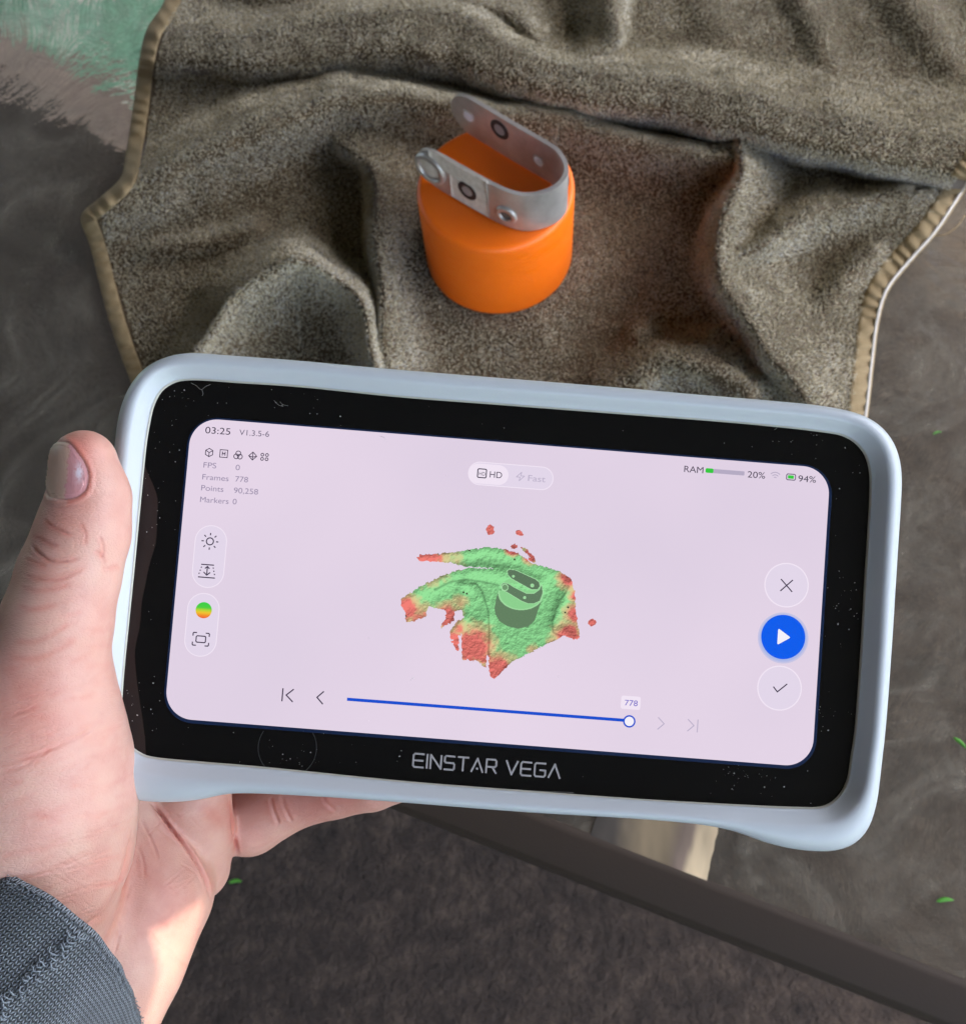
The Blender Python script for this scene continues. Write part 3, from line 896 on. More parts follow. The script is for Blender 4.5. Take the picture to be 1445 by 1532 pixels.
# cross-section: t 0 = glass edge, t 1 = outer edge
PF = [(0.0, -0.0012, 'in'), (0.0, 0.0003, 'in'), (0.02, 0.0006, 'in'), (0.05, 0.0007, 0), (0.12, 0.0010, 0), (0.28, 0.0021, 0), (0.42, 0.0031, 0), (0.50, 0.0035, 0), (0.58, 0.0036, 0), (0.70, 0.0034, 0), (0.82, 0.0027, 0), (0.91, 0.0016, 0), (0.97, 0.0, 0), (0.995, -0.0022, 0), (1.0, -0.005, 0), (0.99, -0.012, 0), (0.965, -0.020, 0), (0.88, -0.027, 0), (0.70, -0.031, 0), (0.3, -0.033, 0)]
rings = []
ringw = np.linalg.norm(outr - inw, axis=1)[:, None]
for t_, z_, _ in PF:
    # keep the bevel the same width where the ring widens
    if t_ <= 0.5:
        p_ = inw + (outr - inw) * t_ * np.minimum(1, 0.0066 / ringw) ** 0.75
    else:
        tb = 0.5 * np.minimum(1, 0.0066 / ringw) ** 0.75
        q_ = (t_ - 0.5) / 0.5
        q2 = np.where(q_ < 0.9, q_, q_)
        p_ = inw + (outr - inw) * (tb + (1 - tb) * q2)
    rings.append(np.concatenate([p_, np.full((NB, 1), z_)], 1))
rings = np.array(rings)
case = mesh_np('case', rings[2:].reshape(-1, 3), gridfaces(len(PF) - 2, NB, False, True), m_case, scan)
gask = mesh_np('gasket', rings[:4].reshape(-1, 3), gridfaces(4, NB, False, True), m_ivory, scan)
bkv = np.vstack([rings[-1], [[0, 0, -0.034]]])
bk = mesh_np('back_cover', bkv, [(k, (k + 1) % NB, NB) for k in range(NB)], m_back, scan)
panel = mesh_np('glass_panel', np.vstack([np.c_[inw * 1.0008, np.zeros(NB)], [[0, 0, 0]]]), [(k, (k + 1) % NB, NB) for k in range(NB)], m_blk, scan, smooth=False)
# soft bumper groove: thin dark line round the outer side
for o_ in (case, gask, panel, bk):
    bmx = bmesh.new(); bmx.from_mesh(o_.data); bmesh.ops.recalc_face_normals(bmx, faces=bmx.faces[:])
    bmx.to_mesh(o_.data); bmx.free()
if panel.data.polygons[0].normal.z < 0: panel.data.flip_normals()


def rrect(w_, h_, r_, n=14, cx_=0, cy_=0):
    pts = []
    for (sx, sy, a0) in ((1, 1, 0), (-1, 1, 90), (-1, -1, 180), (1, -1, 270)):
        for a_ in np.linspace(0, 90, n):
            t_ = math.radians(a0 + a_)
            pts.append((cx_ + sx * (w_ / 2 - r_) + r_ * math.cos(t_), cy_ + sy * (h_ / 2 - r_) + r_ * math.sin(t_)))
    return np.array(pts)


SW, SH_ = 0.148, 0.0683 * 1.00772
dsp = rrect(SW, SH_, 0.0063)
gapo = rrect(SW + 0.0012, SH_ + 0.0012, 0.0069, cx_=0.0001, cy_=-0.0002)
nP = len(dsp)
ring_ = mesh_np('display_edge', np.vstack([np.c_[gapo, np.full(nP, 0.00006)], np.c_[dsp, np.full(nP, 0.00008)]]), gridfaces(2, nP, False, True), m_navy, scan, smooth=False)
m_disp = glow('display_lit', (218, 205, 224))
# gently uneven back-light
tcd = nn(m_disp, 'ShaderNodeTexCoord'); ndp = nn(m_disp, 'ShaderNodeTexNoise', Scale=14, Detail=2)
lk(m_disp, tcd.outputs['Object'], ndp.inputs['Vector'])
rdp = ramp(m_disp, ndp.outputs[0], [(0.3, tuple(lin((220, 206, 225)) * 2 ** -EXPO)), (0.7, tuple(lin((230, 214, 232)) * 2 ** -EXPO))])
lk(m_disp, rdp.outputs[0], P(m_disp).inputs['Emission Color'])
nd_ = 40
dv = [np.c_[dsp, np.full(nP, 0.0001)]]
disp = mesh_np('display', np.vstack([dv[0], [[0, 0, 0.0001]]]), [(k, (k + 1) % nP, nP) for k in range(nP)], m_disp, scan, smooth=False)

m_txt = glow('ui_dark', (64, 58, 78)); m_txt2 = glow('ui_mid', (112, 103, 126)); m_txt3 = glow('ui_light', (150, 139, 166))
m_pale = glow('ui_pale', (186, 176, 200)); m_white = glow('ui_white', (240, 228, 243)); m_btn = glow('ui_button', (226, 214, 233))
m_blue = glow('ui_blue', (8, 92, 236)); m_green = glow('ui_green', (52, 200, 62)); m_bar = glow('ui_bar', (180, 170, 194)); m_sl = glow('ui_slider', (20, 78, 206))
m_halo = glow('ui_halo', (190, 190, 226)); m_wht = glow('ui_pure', (244, 240, 250))
UZ = [0.00012]


def uz(step=0.000004):
    UZ[0] += step
    return UZ[0]


def text(s, x0, y0, x1, y1, cap, m, name='text'):
    cu = bpy.data.curves.new(name, 'FONT')
    cu.body = s
    cu.size = 1.0
    ob = bpy.data.objects.new('tmp', cu); C.objects.link(ob)
    dg = bpy.context.evaluated_depsgraph_get(); dg.update()
    me = bpy.data.meshes.new_from_object(ob.evaluated_get(dg))
    bpy.data.objects.remove(ob)
    n = len(me.vertices); co = np.zeros(n * 3); me.vertices.foreach_get('co', co); co = co.reshape(-1, 3)
    a_, b_ = S2(x0, y0)[:2], S2(x1, y1)[:2]
    Ld = np.linalg.norm(b_ - a_)
    capu = 0.729
    sy = cap / F * 0.2615 / capu
    sx = Ld / (co[:, 0].max() - co[:, 0].min())
    x = (co[:, 0] - co[:, 0].min()) * sx; y = co[:, 1] * sy
    d = (b_ - a_) / Ld; e = np.array([-d[1], d[0]])
    q = a_ + x[:, None] * d + y[:, None] * e
    co = np.c_[q, np.full(n, uz())]
    me.vertices.foreach_set('co', co.ravel())
    me.materials.clear(); me.materials.append(m)
    o = bpy.data.objects.new(name, me); C.objects.link(o); o.parent = disp
    return o


def flat(name, pts, m, z=None):
    """filled convex-ish outline on the display, device coordinates"""
    z = uz() if z is None else z
    c_ = pts.mean(0)
    v = np.vstack([np.c_[pts, np.full(len(pts), z)], [[*c_, z]]])
    n = len(pts)
    return mesh_np(name, v, [(k, (k + 1) % n, n) for k in range(n)], m, disp, smooth=False)


def line_parts(pts, w_, z, closed=False):
    pts = np.asarray(pts, float)
    if closed: pts = np.vstack([pts, pts[:1]])
    out = []
    for i in range(len(pts) - 1):
        a_, b_ = pts[i], pts[i + 1]
        d = b_ - a_; L_ = np.linalg.norm(d)
        if L_ < 1e-9: continue
        d /= L_; e = np.array([-d[1], d[0]]) * w_ / 2
        ex = d * w_ * 0.35
        q = [a_ - ex + e, a_ - ex - e, b_ + ex - e, b_ + ex + e]
        out.append((np.array([[*p_, z + i * 2e-8] for p_ in q]), [(0, 1, 2, 3)]))
    return out


def strokes(name, polys, w_px, m, parent=None):
    """polys: list of (points in device coords, closed)"""
    z = uz()
    w_ = w_px / F * 0.2615
    pr_ = []
    for k, (p_, cl) in enumerate(polys):
        pr_ += line_parts(p_, w_, z + k * 3e-7, cl)
    v, f = join(pr_)
    return mesh_np(name, v, f, m, parent or disp, smooth=False)


PXM = 0.2615 / F       # metres per photograph pixel on the display


def circ(cx_, cy_, r_, n=40):
    a_ = np.linspace(0, 2 * np.pi, n, endpoint=False)
    return np.stack([cx_ + r_ * np.cos(a_), cy_ + r_ * np.sin(a_)], 1)


def at(px, py): return S2(px, py)[:2]


text('03:25', 307, 648, 344.5, 650.6, 10.4, m_txt, 'clock_text')
text('V1.3.5-6', 358, 650.8, 402.6, 653.6, 8.8, m_txt2, 'version_text')
for s_, q in (('FPS', (304.4, 699.4, 323.4, 700.8)), ('0', (352.5, 703.2, 358.8, 703.6)), ('Frames', (302.7, 717.2, 342, 720)), ('778', (352, 720.4, 371, 721.8)),
              ('Points', (301, 733.6, 334.3, 736)), ('90,258', (349.8, 737.4, 386, 740)), ('Markers', (299.4, 751, 342, 754)), ('0', (348, 754.2, 354, 754.7))):
    text(s_, *q, 8.6, m_txt3, 'statistics_text')
text('RAM', 1023, 706, 1051.6, 708.2, 10, m_txt, 'memory_text')
text('20%', 1117.8, 714.2, 1144, 716.2, 10, m_txt, 'memory_text')
text('94%', 1193.6, 720.4, 1220, 722.3, 10, m_txt, 'battery_text')

# little status icons
u = PXM
def loc(c, pts): return [np.asarray(c) + np.asarray(p_) * u for p_ in pts]
c = at(313.2, 677)
hexp = [(6.2 * math.cos(math.radians(30 + 60 * k)), 6.2 * math.sin(math.radians(30 + 60 * k))) for k in range(6)]
strokes('icon', [(loc(c, hexp), True), (loc(c, [hexp[0], (0, 0), hexp[2]]), False), (loc(c, [(0, 0), hexp[4]]), False)], 1.2, m_txt)
c = at(335, 678.7)
strokes('icon', [(loc(c, [(-5.6, -5.6), (5.6, -5.6), (5.6, 5.6), (-5.6, 5.6)]), True), (loc(c, [(-2, -2.6), (-2, 2.6)]), False), (loc(c, [(2, -2.6), (2, 2.6)]), False), (loc(c, [(-2, 1.2), (0, -.6), (2, 1.2)]), False)], 1.2, m_txt)
c = at(356.6, 681)
strokes('icon', [(circ(c[0] + a_ * u, c[1] + b_ * u, 3.6 * u, 20), True) for a_, b_ in ((0, 2.6), (-2.7, -2), (2.7, -2))], 1.2, m_txt)
c = at(378.3, 682.3)
strokes('icon', [(loc(c, [(-6, 0), (0, 6), (6, 0), (0, -6)]), True), (loc(c, [(-6, 0), (0, -1.6), (6, 0)]), False), (loc(c, [(0, 6), (0, -6)]), False)], 1.2, m_txt)
c = at(396, 683.7)
strokes('icon', [(circ(c[0] + a_ * u, c[1] + b_ * u, 2.1 * u, 16), True) for a_, b_ in ((-3.4, 3.2), (3.4, 3.2), (-3.4, -3.2), (3.4, -3.2))], 1.2, m_txt)


def pill(cpx, w_, h_, m_line, m_fill=None, lw_=1.3, name='button'):
    c = at(*cpx)
    out_ = rrect(w_ * u, h_ * u, min(w_, h_) / 2 * u * 0.999, 14, *c)
    if m_fill: flat(name, out_, m_fill)
    if m_line: strokes(name + '_outline', [(out_, True)], lw_, m_line)


pill((764, 712), 127, 34, m_white, m_btn, name='mode_switch')
pill((730.8, 709.6), 60, 30, None, m_white, name='mode_switch')
c = at(721, 708.2)
strokes('icon', [(rrect(13 * u, 13 * u, 2 * u, 4, *c), True)], 1.6, m_txt)
text('HD', 716.3, 711, 725.6, 711.8, 5.6, m_txt, 'icon')
text('HD', 732.3, 714.3, 750.6, 715.8, 10, m_txt, 'mode_text')
text('Fast', 789.6, 719.6, 815.5, 721.6, 9.6, m_pale, 'mode_text')
c = at(778.4, 713)
strokes('icon', [(loc(c, [(1.5, 6.5), (-6, -1), (-0.5, -1), (-1.5, -6.5), (6, 1), (0.5, 1)]), True)], 1.1, m_pale)
# memory bar, wifi, battery
c = at(1084.5, 706.2)
flat('memory_bar', rrect(58 * u, 6.4 * u, 1.2 * u, 5, *c), m_bar)
c = at(1061, 704.2)
flat('memory_bar', rrect(12 * u, 7 * u, 2 * u, 5, *c), m_green)
c = at(1159, 716)
strokes('icon', [([c + np.array([math.cos(a_), math.sin(a_)]) * r_ * u for a_ in np.linspace(math.radians(45), math.radians(135), 12)], False) for r_ in (2, 5.6, 9.4)], 1.3, m_bar)
c = at(1182.8, 713.8)
strokes('icon', [(rrect(13.5 * u, 8.8 * u, 2.4 * u, 6, *c), True)], 1.5, m_txt2)
flat('icon', rrect(9 * u, 5 * u, 1 * u, 5, *(c - np.array([0.3 * u, 0]))), m_green)
# tool pills on the left
pill((313.8, 832.7), 46.5, 92, m_white, m_btn, name='tool_pill')
pill((302.6, 934.8), 46.5, 93, m_white, m_btn, name='tool_pill')
c = at(314.5, 810)
pl = [(circ(*c, 5.2 * u, 26), True)]
for k in range(8):
    a_ = math.radians(45 * k)
    pl.append((loc(c, [(9.6 * math.cos(a_), 9.6 * math.sin(a_)), (12 * math.cos(a_), 12 * math.sin(a_))]), False))
strokes('sun_icon', pl, 1.7, m_txt)
c = at(310.2, 854)
pl = [(loc(c, [(-9, 9), (9, 9)]), False), (loc(c, [(-12, -10), (12, -10)]), False), (loc(c, [(0, -6), (0, 6)]), False), (loc(c, [(-4.5, -2.5), (0, -6.5), (4.5, -2.5)]), False), (loc(c, [(-3, 3.5), (0, 6.5), (3, 3.5)]), False)]
for k in range(3):
    for s_ in (-1, 1):
        pl.append((loc(c, [(s_ * (8.6 + k * 1.3), 5 - k * 4.6), (s_ * (9 + k * 1.3), 4.3 - k * 4.6)]), False))
strokes('range_icon', pl, 1.7, m_txt)
c = at(305.2, 913)
m_grad = glow('ui_gradient', (60, 200, 70))
tcg = nn(m_grad, 'ShaderNodeAttribute', attribute_name='Col')
lk(m_grad, tcg.outputs['Color'], P(m_grad).inputs['Emission Color'])
nr_, na_ = 10, 40
gvs = np.array([[(c[0] + 12 * u * k / nr_ * math.cos(t_), c[1] + 12 * u * k / nr_ * math.sin(t_)) for t_ in np.linspace(0, 2 * np.pi, na_, endpoint=False)] for k in range(nr_ + 1)]).reshape(-1, 2)
go = mesh_np('colour_ball', np.c_[gvs, np.full(len(gvs), uz())], gridfaces(nr_ + 1, na_, False, True), m_grad, disp, smooth=False)
ty = (gvs[:, 1] - c[1]) / (12 * u)
stops = np.array([-1, -0.65, -0.3, 0.05, 0.3, 1]); cs = lin([(240, 96, 50), (242, 140, 46), (240, 196, 50), (170, 214, 56), (78, 206, 66), (52, 208, 70)]) * 2 ** -EXPO
col_attr(go, np.stack([np.interp(ty, stops, cs[:, k]) for k in range(3)], 1))
c = at(300.9, 956.4)
pl = [(rrect(14 * u, 9.4 * u, 2 * u, 5, *c), True)]
for sx in (-1, 1):
    for sy in (-1, 1):
        pl.append((loc(c, [(sx * 12, sy * 5), (sx * 12, sy * 8.2), (sx * 11, sy * 9.4), (sx * 7, sy * 9.4)]), False))
strokes('frame_icon', pl, 1.7, m_txt)
# round buttons on the right
for (x, y) in ((1176, 875.5), (1165.5, 1029.5)):
    c = at(x, y)
    flat('round_button', circ(*c, 32.5 * u, 48), m_btn)
    strokes('round_button_outline', [(circ(*c, 32.5 * u, 48), True)], 1.8, m_white)
c = at(1171, 953)
for k, r_ in enumerate((38, 36, 34.5)):
    mh = glow('ui_halo', tuple(np.array([212, 203, 226]) + (np.array([168, 182, 232]) - np.array([212, 203, 226])) * (k + 1) / 3.2))
    flat('button_halo', circ(c[0], c[1] - 1.5 * u, r_ * u, 48), mh)
flat('play_button', circ(*c, 33 * u, 56), m_blue)
flat('play_icon', np.array(loc(c, [(-7.5, 11.5), (-8.3, 10), (-8.3, -10), (-7.5, -11.5), (-6, -11), (9.4, -1.2), (10, 0), (9.4, 1.2), (-6, 11)])), m_wht)
c = at(1176, 876)
strokes('close_icon', [(loc(c, [(-8.5, -8.5), (8.5, 8.5)]), False), (loc(c, [(-8.5, 8.5), (8.5, -8.5)]), False)], 1.8, m_txt)
c = at(1166, 1029.5)
strokes('check_icon', [(loc(c, [(-9.5, 1), (-3.5, -5.8), (10, 6.5)]), False)], 1.8, m_txt)
# slider row
c = at(430.5, 1040)
strokes('first_icon', [(loc(c, [(-7.5, 9), (-7.5, -9)]), False), (loc(c, [(8, 9), (-2, 0), (8, -9)]), False)], 1.9, m_txt)
c = at(479, 1043.6)
strokes('previous_icon', [(loc(c, [(4.5, 9), (-4.5, 0), (4.5, -9)]), False)], 1.9, m_txt)
c = at(988, 1082.5)
strokes('next_icon', [(loc(c, [(-4, 8.5), (5, 0), (-4, -8.5)]), False)], 1.5, m_pale)
c = at(1035.5, 1085.5)
strokes('last_icon', [(loc(c, [(7.5, 9), (7.5, -9)]), False), (loc(c, [(-7, 8.5), (2, 0), (-7, -8.5)]), False)], 1.5, m_pale)
strokes('slider_track', [([at(521, 1046.2), at(936, 1077.8)], False)], 4.6, m_sl)
c = at(941, 1079.2)
flat('slider_knob', circ(*c, 9.2 * u, 32), m_sl)
flat('slider_knob', circ(*c, 6.9 * u, 32), m_wht)
c = at(943.2, 1051.4)
flat('slider_label', rrect(29 * u, 19.5 * u, 3 * u, 5, *c), m_white)
text('778', 934, 1055.2, 953.2, 1056.6, 8.8, glow('ui_violet', (104, 92, 196)), 'slider_text')

# ---- the scanned towel shown in the middle of the display (a flat picture)
def cr(pts): return np.array([(580 + x / 4.25, 760 + y / 4.25) for x, y in pts])
A1 = cr([(185, 315), (200, 295), (330, 290), (450, 275), (560, 260), (620, 248), (760, 262), (830, 290), (875, 318), (905, 345), (1040, 385), (1110, 410), (1175, 455), (1170, 482), (960, 455), (760, 400), (700, 385), (600, 380), (490, 375), (400, 350), (200, 338)])
A2 = cr([(85, 575), (110, 560), (200, 500), (300, 450), (420, 400), (520, 380), (700, 385), (760, 398), (960, 452), (1170, 480), (1190, 530), (1195, 640), (1205, 700), (1220, 830), (1180, 838), (1120, 815), (1060, 845), (1000, 870), (900, 925), (800, 975), (740, 1030), (680, 1088), (655, 1075), (640, 1020), (642, 950), (600, 850), (560, 800), (520, 760), (470, 800), (430, 840), (400, 830), (395, 780), (440, 720), (480, 700), (470, 650), (430, 660), (420, 720), (340, 770), (335, 755), (370, 680), (370, 655), (270, 628), (250, 640), (245, 690), (160, 725), (115, 728), (105, 650), (85, 620)])
A3 = cr([(470, 770), (520, 750), (560, 795), (637, 850), (628, 1020), (600, 1005), (560, 970), (545, 980), (500, 965), (470, 968)])
A4 = cr([(400, 850), (450, 820), (455, 900), (445, 918), (430, 900), (415, 860)])
BL_ = [cr([(652 + 28 * math.cos(t_), 140 + 35 * math.sin(t_)) for t_ in np.linspace(0, 6.28, 20)]), cr([(838 + 28 * math.cos(t_), 160 + 8 * math.cos(t_) + 16 * math.sin(t_)) for t_ in np.linspace(0, 6.28, 20)]),
       cr([(802 + 25 * math.cos(t_), 245 + 18 * math.sin(t_)) for t_ in np.linspace(0, 6.28, 20)]), cr([(1300 + 28 * math.cos(t_), 728 + 26 * math.sin(t_)) for t_ in np.linspace(0, 6.28, 20)]),
       cr([(840, 245), (880, 255), (945, 320), (940, 348), (890, 335), (900, 315), (860, 275)])]
st = 0.6
gx, gy = np.meshgrid(np.arange(595, 900, st), np.arange(780, 1022, st), indexing='xy')
Q = np.stack([gx.ravel(), gy.ravel()], 1)
Qj = Q + np.stack([noise(Q / 2.6, 2), noise(Q / 2.6 + 50, 2)], 1) * 2.0
ins = inpoly(Qj, A1) | inpoly(Qj, A2) | inpoly(Qj, A3) | inpoly(Qj, A4)
for b_ in BL_: ins |= inpoly(Qj, b_)
zx, zy = (Q[:, 0] - 580) * 4.25, (Q[:, 1] - 760) * 4.25
red = np.zeros(len(Q))
for (x, y, r_, k) in ((240, 320, 170, 1.1), (430, 330, 90, .5), (110, 640, 110, 1.2), (200, 700, 110, .9), (380, 690, 95, 1.2), (460, 600, 60, .7), (540, 880, 150, 1.2), (430, 860, 110, 1.2), (450, 780, 70, .9), (620, 960, 60, 1), (690, 1040, 120, 1.3), (800, 960, 50, .6), (920, 900, 45, .7), (1150, 450, 80, 1.1), (1200, 560, 60, 1), (1190, 680, 90, 1), (1150, 820, 110, 1.2), (1050, 850, 50, .7), (650, 140, 60, 3), (850, 160, 60, 3), (800, 240, 50, 3), (910, 300, 60, 1.4), (1300, 728, 60, 3)):
    red = np.maximum(red, k * np.exp(-((zx - x) ** 2 + (zy - y) ** 2) / (r_ * r_)))
red = smoothstep(0.22, 0.95, red + 0.16 * noise(Q / 6.0, 2))
# relief of the scan
hgt = np.zeros(len(Q))
for pts, h_, wd_ in (([(185, 315), (450, 290), (640, 262), (840, 310), (1170, 465)], 7, 45), ([(90, 590), (300, 470), (430, 415), (600, 395), (760, 420), (960, 470)], 8, 55), ([(500, 490), (560, 520), (610, 610), (640, 700)], 5, 30),
                     ([(470, 500), (480, 620), (450, 720)], 4, 45), ([(1150, 490), (1090, 640), (1050, 760), (1180, 830)], 6, 40), ([(400, 800), (500, 700), (580, 760), (635, 850)], 6, 40)):
    d_, s_, _ = polydist(np.stack([zx, zy], 1), np.array(pts, float))
    hgt += h_ * np.exp(-(d_ / wd_) ** 2)
hgt += 1.3 * noise(Q / 5.0, 3) + 0.45 * noise(Q / 1.6, 2)
H2 = hgt.reshape(gx.shape)
dyy, dxx = np.gradient(H2, st)
shade = np.clip(1.0 + 0.42 * dyy * -1.0 - 0.20 * dxx, 0.45, 1.18).ravel()
green = lin((128, 196, 132)); redc = lin((208, 108, 100)); mixc = lin((196, 184, 132))
colr = green * (1 - red[:, None]) + redc * red[:, None]
mm = (4 * red * (1 - red))[:, None] * 0.55
colr = colr * (1 - mm) + mixc * mm
colr = colr * (shade ** 2.1)[:, None]
# dark sharp creases
for pts in ([(480, 480), (560, 480), (600, 530), (640, 660), (645, 800), (640, 930)], [(300, 520), (400, 470), (500, 455), (600, 470), (700, 490)], [(1150, 500), (1080, 620), (1045, 720), (1050, 790), (1110, 820)], [(690, 1085), (760, 1000), (900, 930), (1000, 875), (1060, 840)]):
    d_, _, _ = polydist(np.stack([zx, zy], 1), np.array(pts, float))
    colr = colr * (1 - 0.45 * np.exp(-(d_ / 7) ** 2))[:, None]
# the container and the bracket in the scan
bodyp = [(706, 525), (690, 570), (678, 640), (686, 680), (710, 720), (760, 752), (830, 768), (895, 752), (935, 715), (952, 660), (983, 575), (991, 525)]
body = inpoly(np.stack([zx, zy], 1), bodyp)
topm = (((zx - 848) / 142) ** 2 + ((zy - 540) / 106) ** 2) < 1
topm &= zy > 440
colr[body] = lin((98, 128, 96)); 
tb_ = topm & (body | (zy < 480)) & ~((zy < 450))
colr[tb_] = lin((140, 208, 142))
rimm = np.abs(np.sqrt(((zx - 848) / 142) ** 2 + ((zy - 540) / 106) ** 2) - 1) < 0.035
colr[rimm & (zy > 520) & body] = lin((160, 220, 160))
for pts, c_ in (([(760, 400), (775, 392), (810, 396), (940, 455), (962, 475), (966, 500), (950, 518), (915, 518), (890, 505), (790, 450), (765, 425)], (92, 118, 92)),
                ([(722, 490), (735, 478), (765, 482), (800, 505), (880, 545), (930, 545), (965, 520), (978, 490), (984, 540), (966, 590), (930, 606), (890, 606), (850, 590), (760, 535), (728, 520)], (96, 124, 96))):
    q_ = inpoly(np.stack([zx, zy], 1), pts)
    d_, _, _ = polydist(np.stack([zx, zy], 1), np.array(pts + pts[:1], float))
    colr[q_] = lin(c_)
    colr[(d_ < 4) & ~q_] = lin((165, 222, 165))
for x, y, r_ in ((798, 435, 6), (918, 493, 9), (870, 570, 7), (745, 505, 20)):
    d_ = np.hypot(zx - x, zy - y); colr[d_ < r_] = lin((150, 214, 150)) if r_ < 15 else lin((112, 150, 110))
    colr[(np.abs(d_ - r_) < 2.5)] = lin((170, 225, 170))
for x, y in ((325, 292), (520, 270), (806, 327), (483, 537), (503, 545), (1146, 632), (1127, 665), (115, 688)):
    colr[np.hypot(zx - x, zy - y) < 6.5] = lin((60, 70, 50))
idx = -np.ones(len(Q), int)
ny, nx = gx.shape
I_ = ins.reshape(ny, nx)
cell = I_[:-1, :-1] & I_[1:, :-1] & I_[:-1, 1:] & I_[1:, 1:]
ci, cj = np.nonzero(cell)
quad = np.stack([ci * nx + cj, (ci + 1) * nx + cj, (ci + 1) * nx + cj + 1, ci * nx + cj + 1], 1)
used = np.unique(quad); idx[used] = np.arange(len(used))
sv = S2(Q[used, 0], Q[used, 1])[:, :2]
m_scanp = glow('ui_scan', (140, 200, 140))
ta = nn(m_scanp, 'ShaderNodeAttribute', attribute_name='Col'); lk(m_scanp, ta.outputs['Color'], P(m_scanp).inputs['Emission Color'])
sp = mesh_np('scan_picture', np.c_[sv, np.full(len(sv), uz())], idx[quad], m_scanp, disp, smooth=False)
col_attr(sp, colr[used] * 2 ** -EXPO)
tag(sp, 'picture of the scanned towel in green and red')

# ---- maker's lettering on the black glass
m_logo = mat('logo_print', (0.34, 0.33, 0.32), 0.4)
ca, cb = at(617.5, 1147.5), at(837, 1164.5)
ldir = (cb - ca) / np.linalg.norm(cb - ca); lup = np.array([-ldir[1], ldir[0]])
LH = 19.5 * u
LET = {'E': (0.86, [[(0.86, 1), (0.12, 1), (0, .88), (0, .12), (0.12, 0), (0.86, 0)], [(0, .5), (0.8, .5)]]), 'I': (0.0, [[(0, 0), (0, 1)]]), 'N': (0.88, [[(0, 0), (0, 1), (0.88, 0), (0.88, 1)]]),
       'S': (0.82, [[(0.82, 1), (0.1, 1), (0, .9), (0, .6), (.1, .5), (.72, .5), (.82, .4), (.82, .1), (.72, 0), (0, 0)]]), 'T': (0.86, [[(0, 1), (0.86, 1)], [(0.43, 1), (0.43, 0)]]),
       'A': (0.94, [[(0, 0), (0.47, 1), (0.94, 0)], [(0.44, .24), (0.52, .24)]]), 'R': (0.82, [[(0, 0), (0, 1), (.7, 1), (.82, .88), (.82, .56), (.7, .44), (0.1, .44)], [(.5, .44), (.82, 0)]]),
       'V': (0.94, [[(0, 1), (0.47, 0), (0.94, 1)]]), 'G': (0.9, [[(0.88, 1), (0.12, 1), (0, .88), (0, .12), (0.12, 0), (0.78, 0), (.9, .12), (.9, .48), (.45, .48)]]), 'L': (0.94, [[(0, 0), (0.47, 1), (0.94, 0)]])}
xcur = 0.0; items = []
for ch in 'EINSTAR VEGL':
    if ch == ' ': xcur += 0.55; continue
    w_, pls = LET[ch]; items.append((ch, xcur, pls)); xcur += w_ + 0.30
xcur -= 0.30
kx = np.linalg.norm(cb - ca) / xcur
for ch, x_, pls in items:
    ps = [([ca + ldir * (x_ + a_) * kx + lup * b_ * LH for a_, b_ in pl_], False) for pl_ in pls]
    lo = strokes('logo_letter', ps, 2.7, m_logo, scan)
# drop letters to just above the glass
for o in [o for o in bpy.data.objects if o.name.startswith('logo_letter')]:
    cz = np.zeros(len(o.data.vertices) * 3); o.data.vertices.foreach_get('co', cz); cz = cz.reshape(-1, 3); cz[:, 2] += 0.00004 - cz[:, 2].min(); o.data.vertices.foreach_set('co', cz.ravel())
# faint camera window ring in the glass
m_ringp = mat('ring_print', (0.05, 0.05, 0.05), 0.4)
cr_ = at(430, 1119)
ro = strokes('sensor_ring', [([cr_ + 43 * u * np.array([math.cos(a_), math.sin(a_)]) for a_ in np.linspace(math.radians(150), math.radians(395), 70)], False)], 0.8, m_ringp, scan)
cz = np.zeros(len(ro.data.vertices) * 3); ro.data.vertices.foreach_get('co', cz); cz = cz.reshape(-1, 3)
keep = cz.copy(); cz[:, 2] = 0.00003
ro.data.vertices.foreach_set('co', cz.ravel())

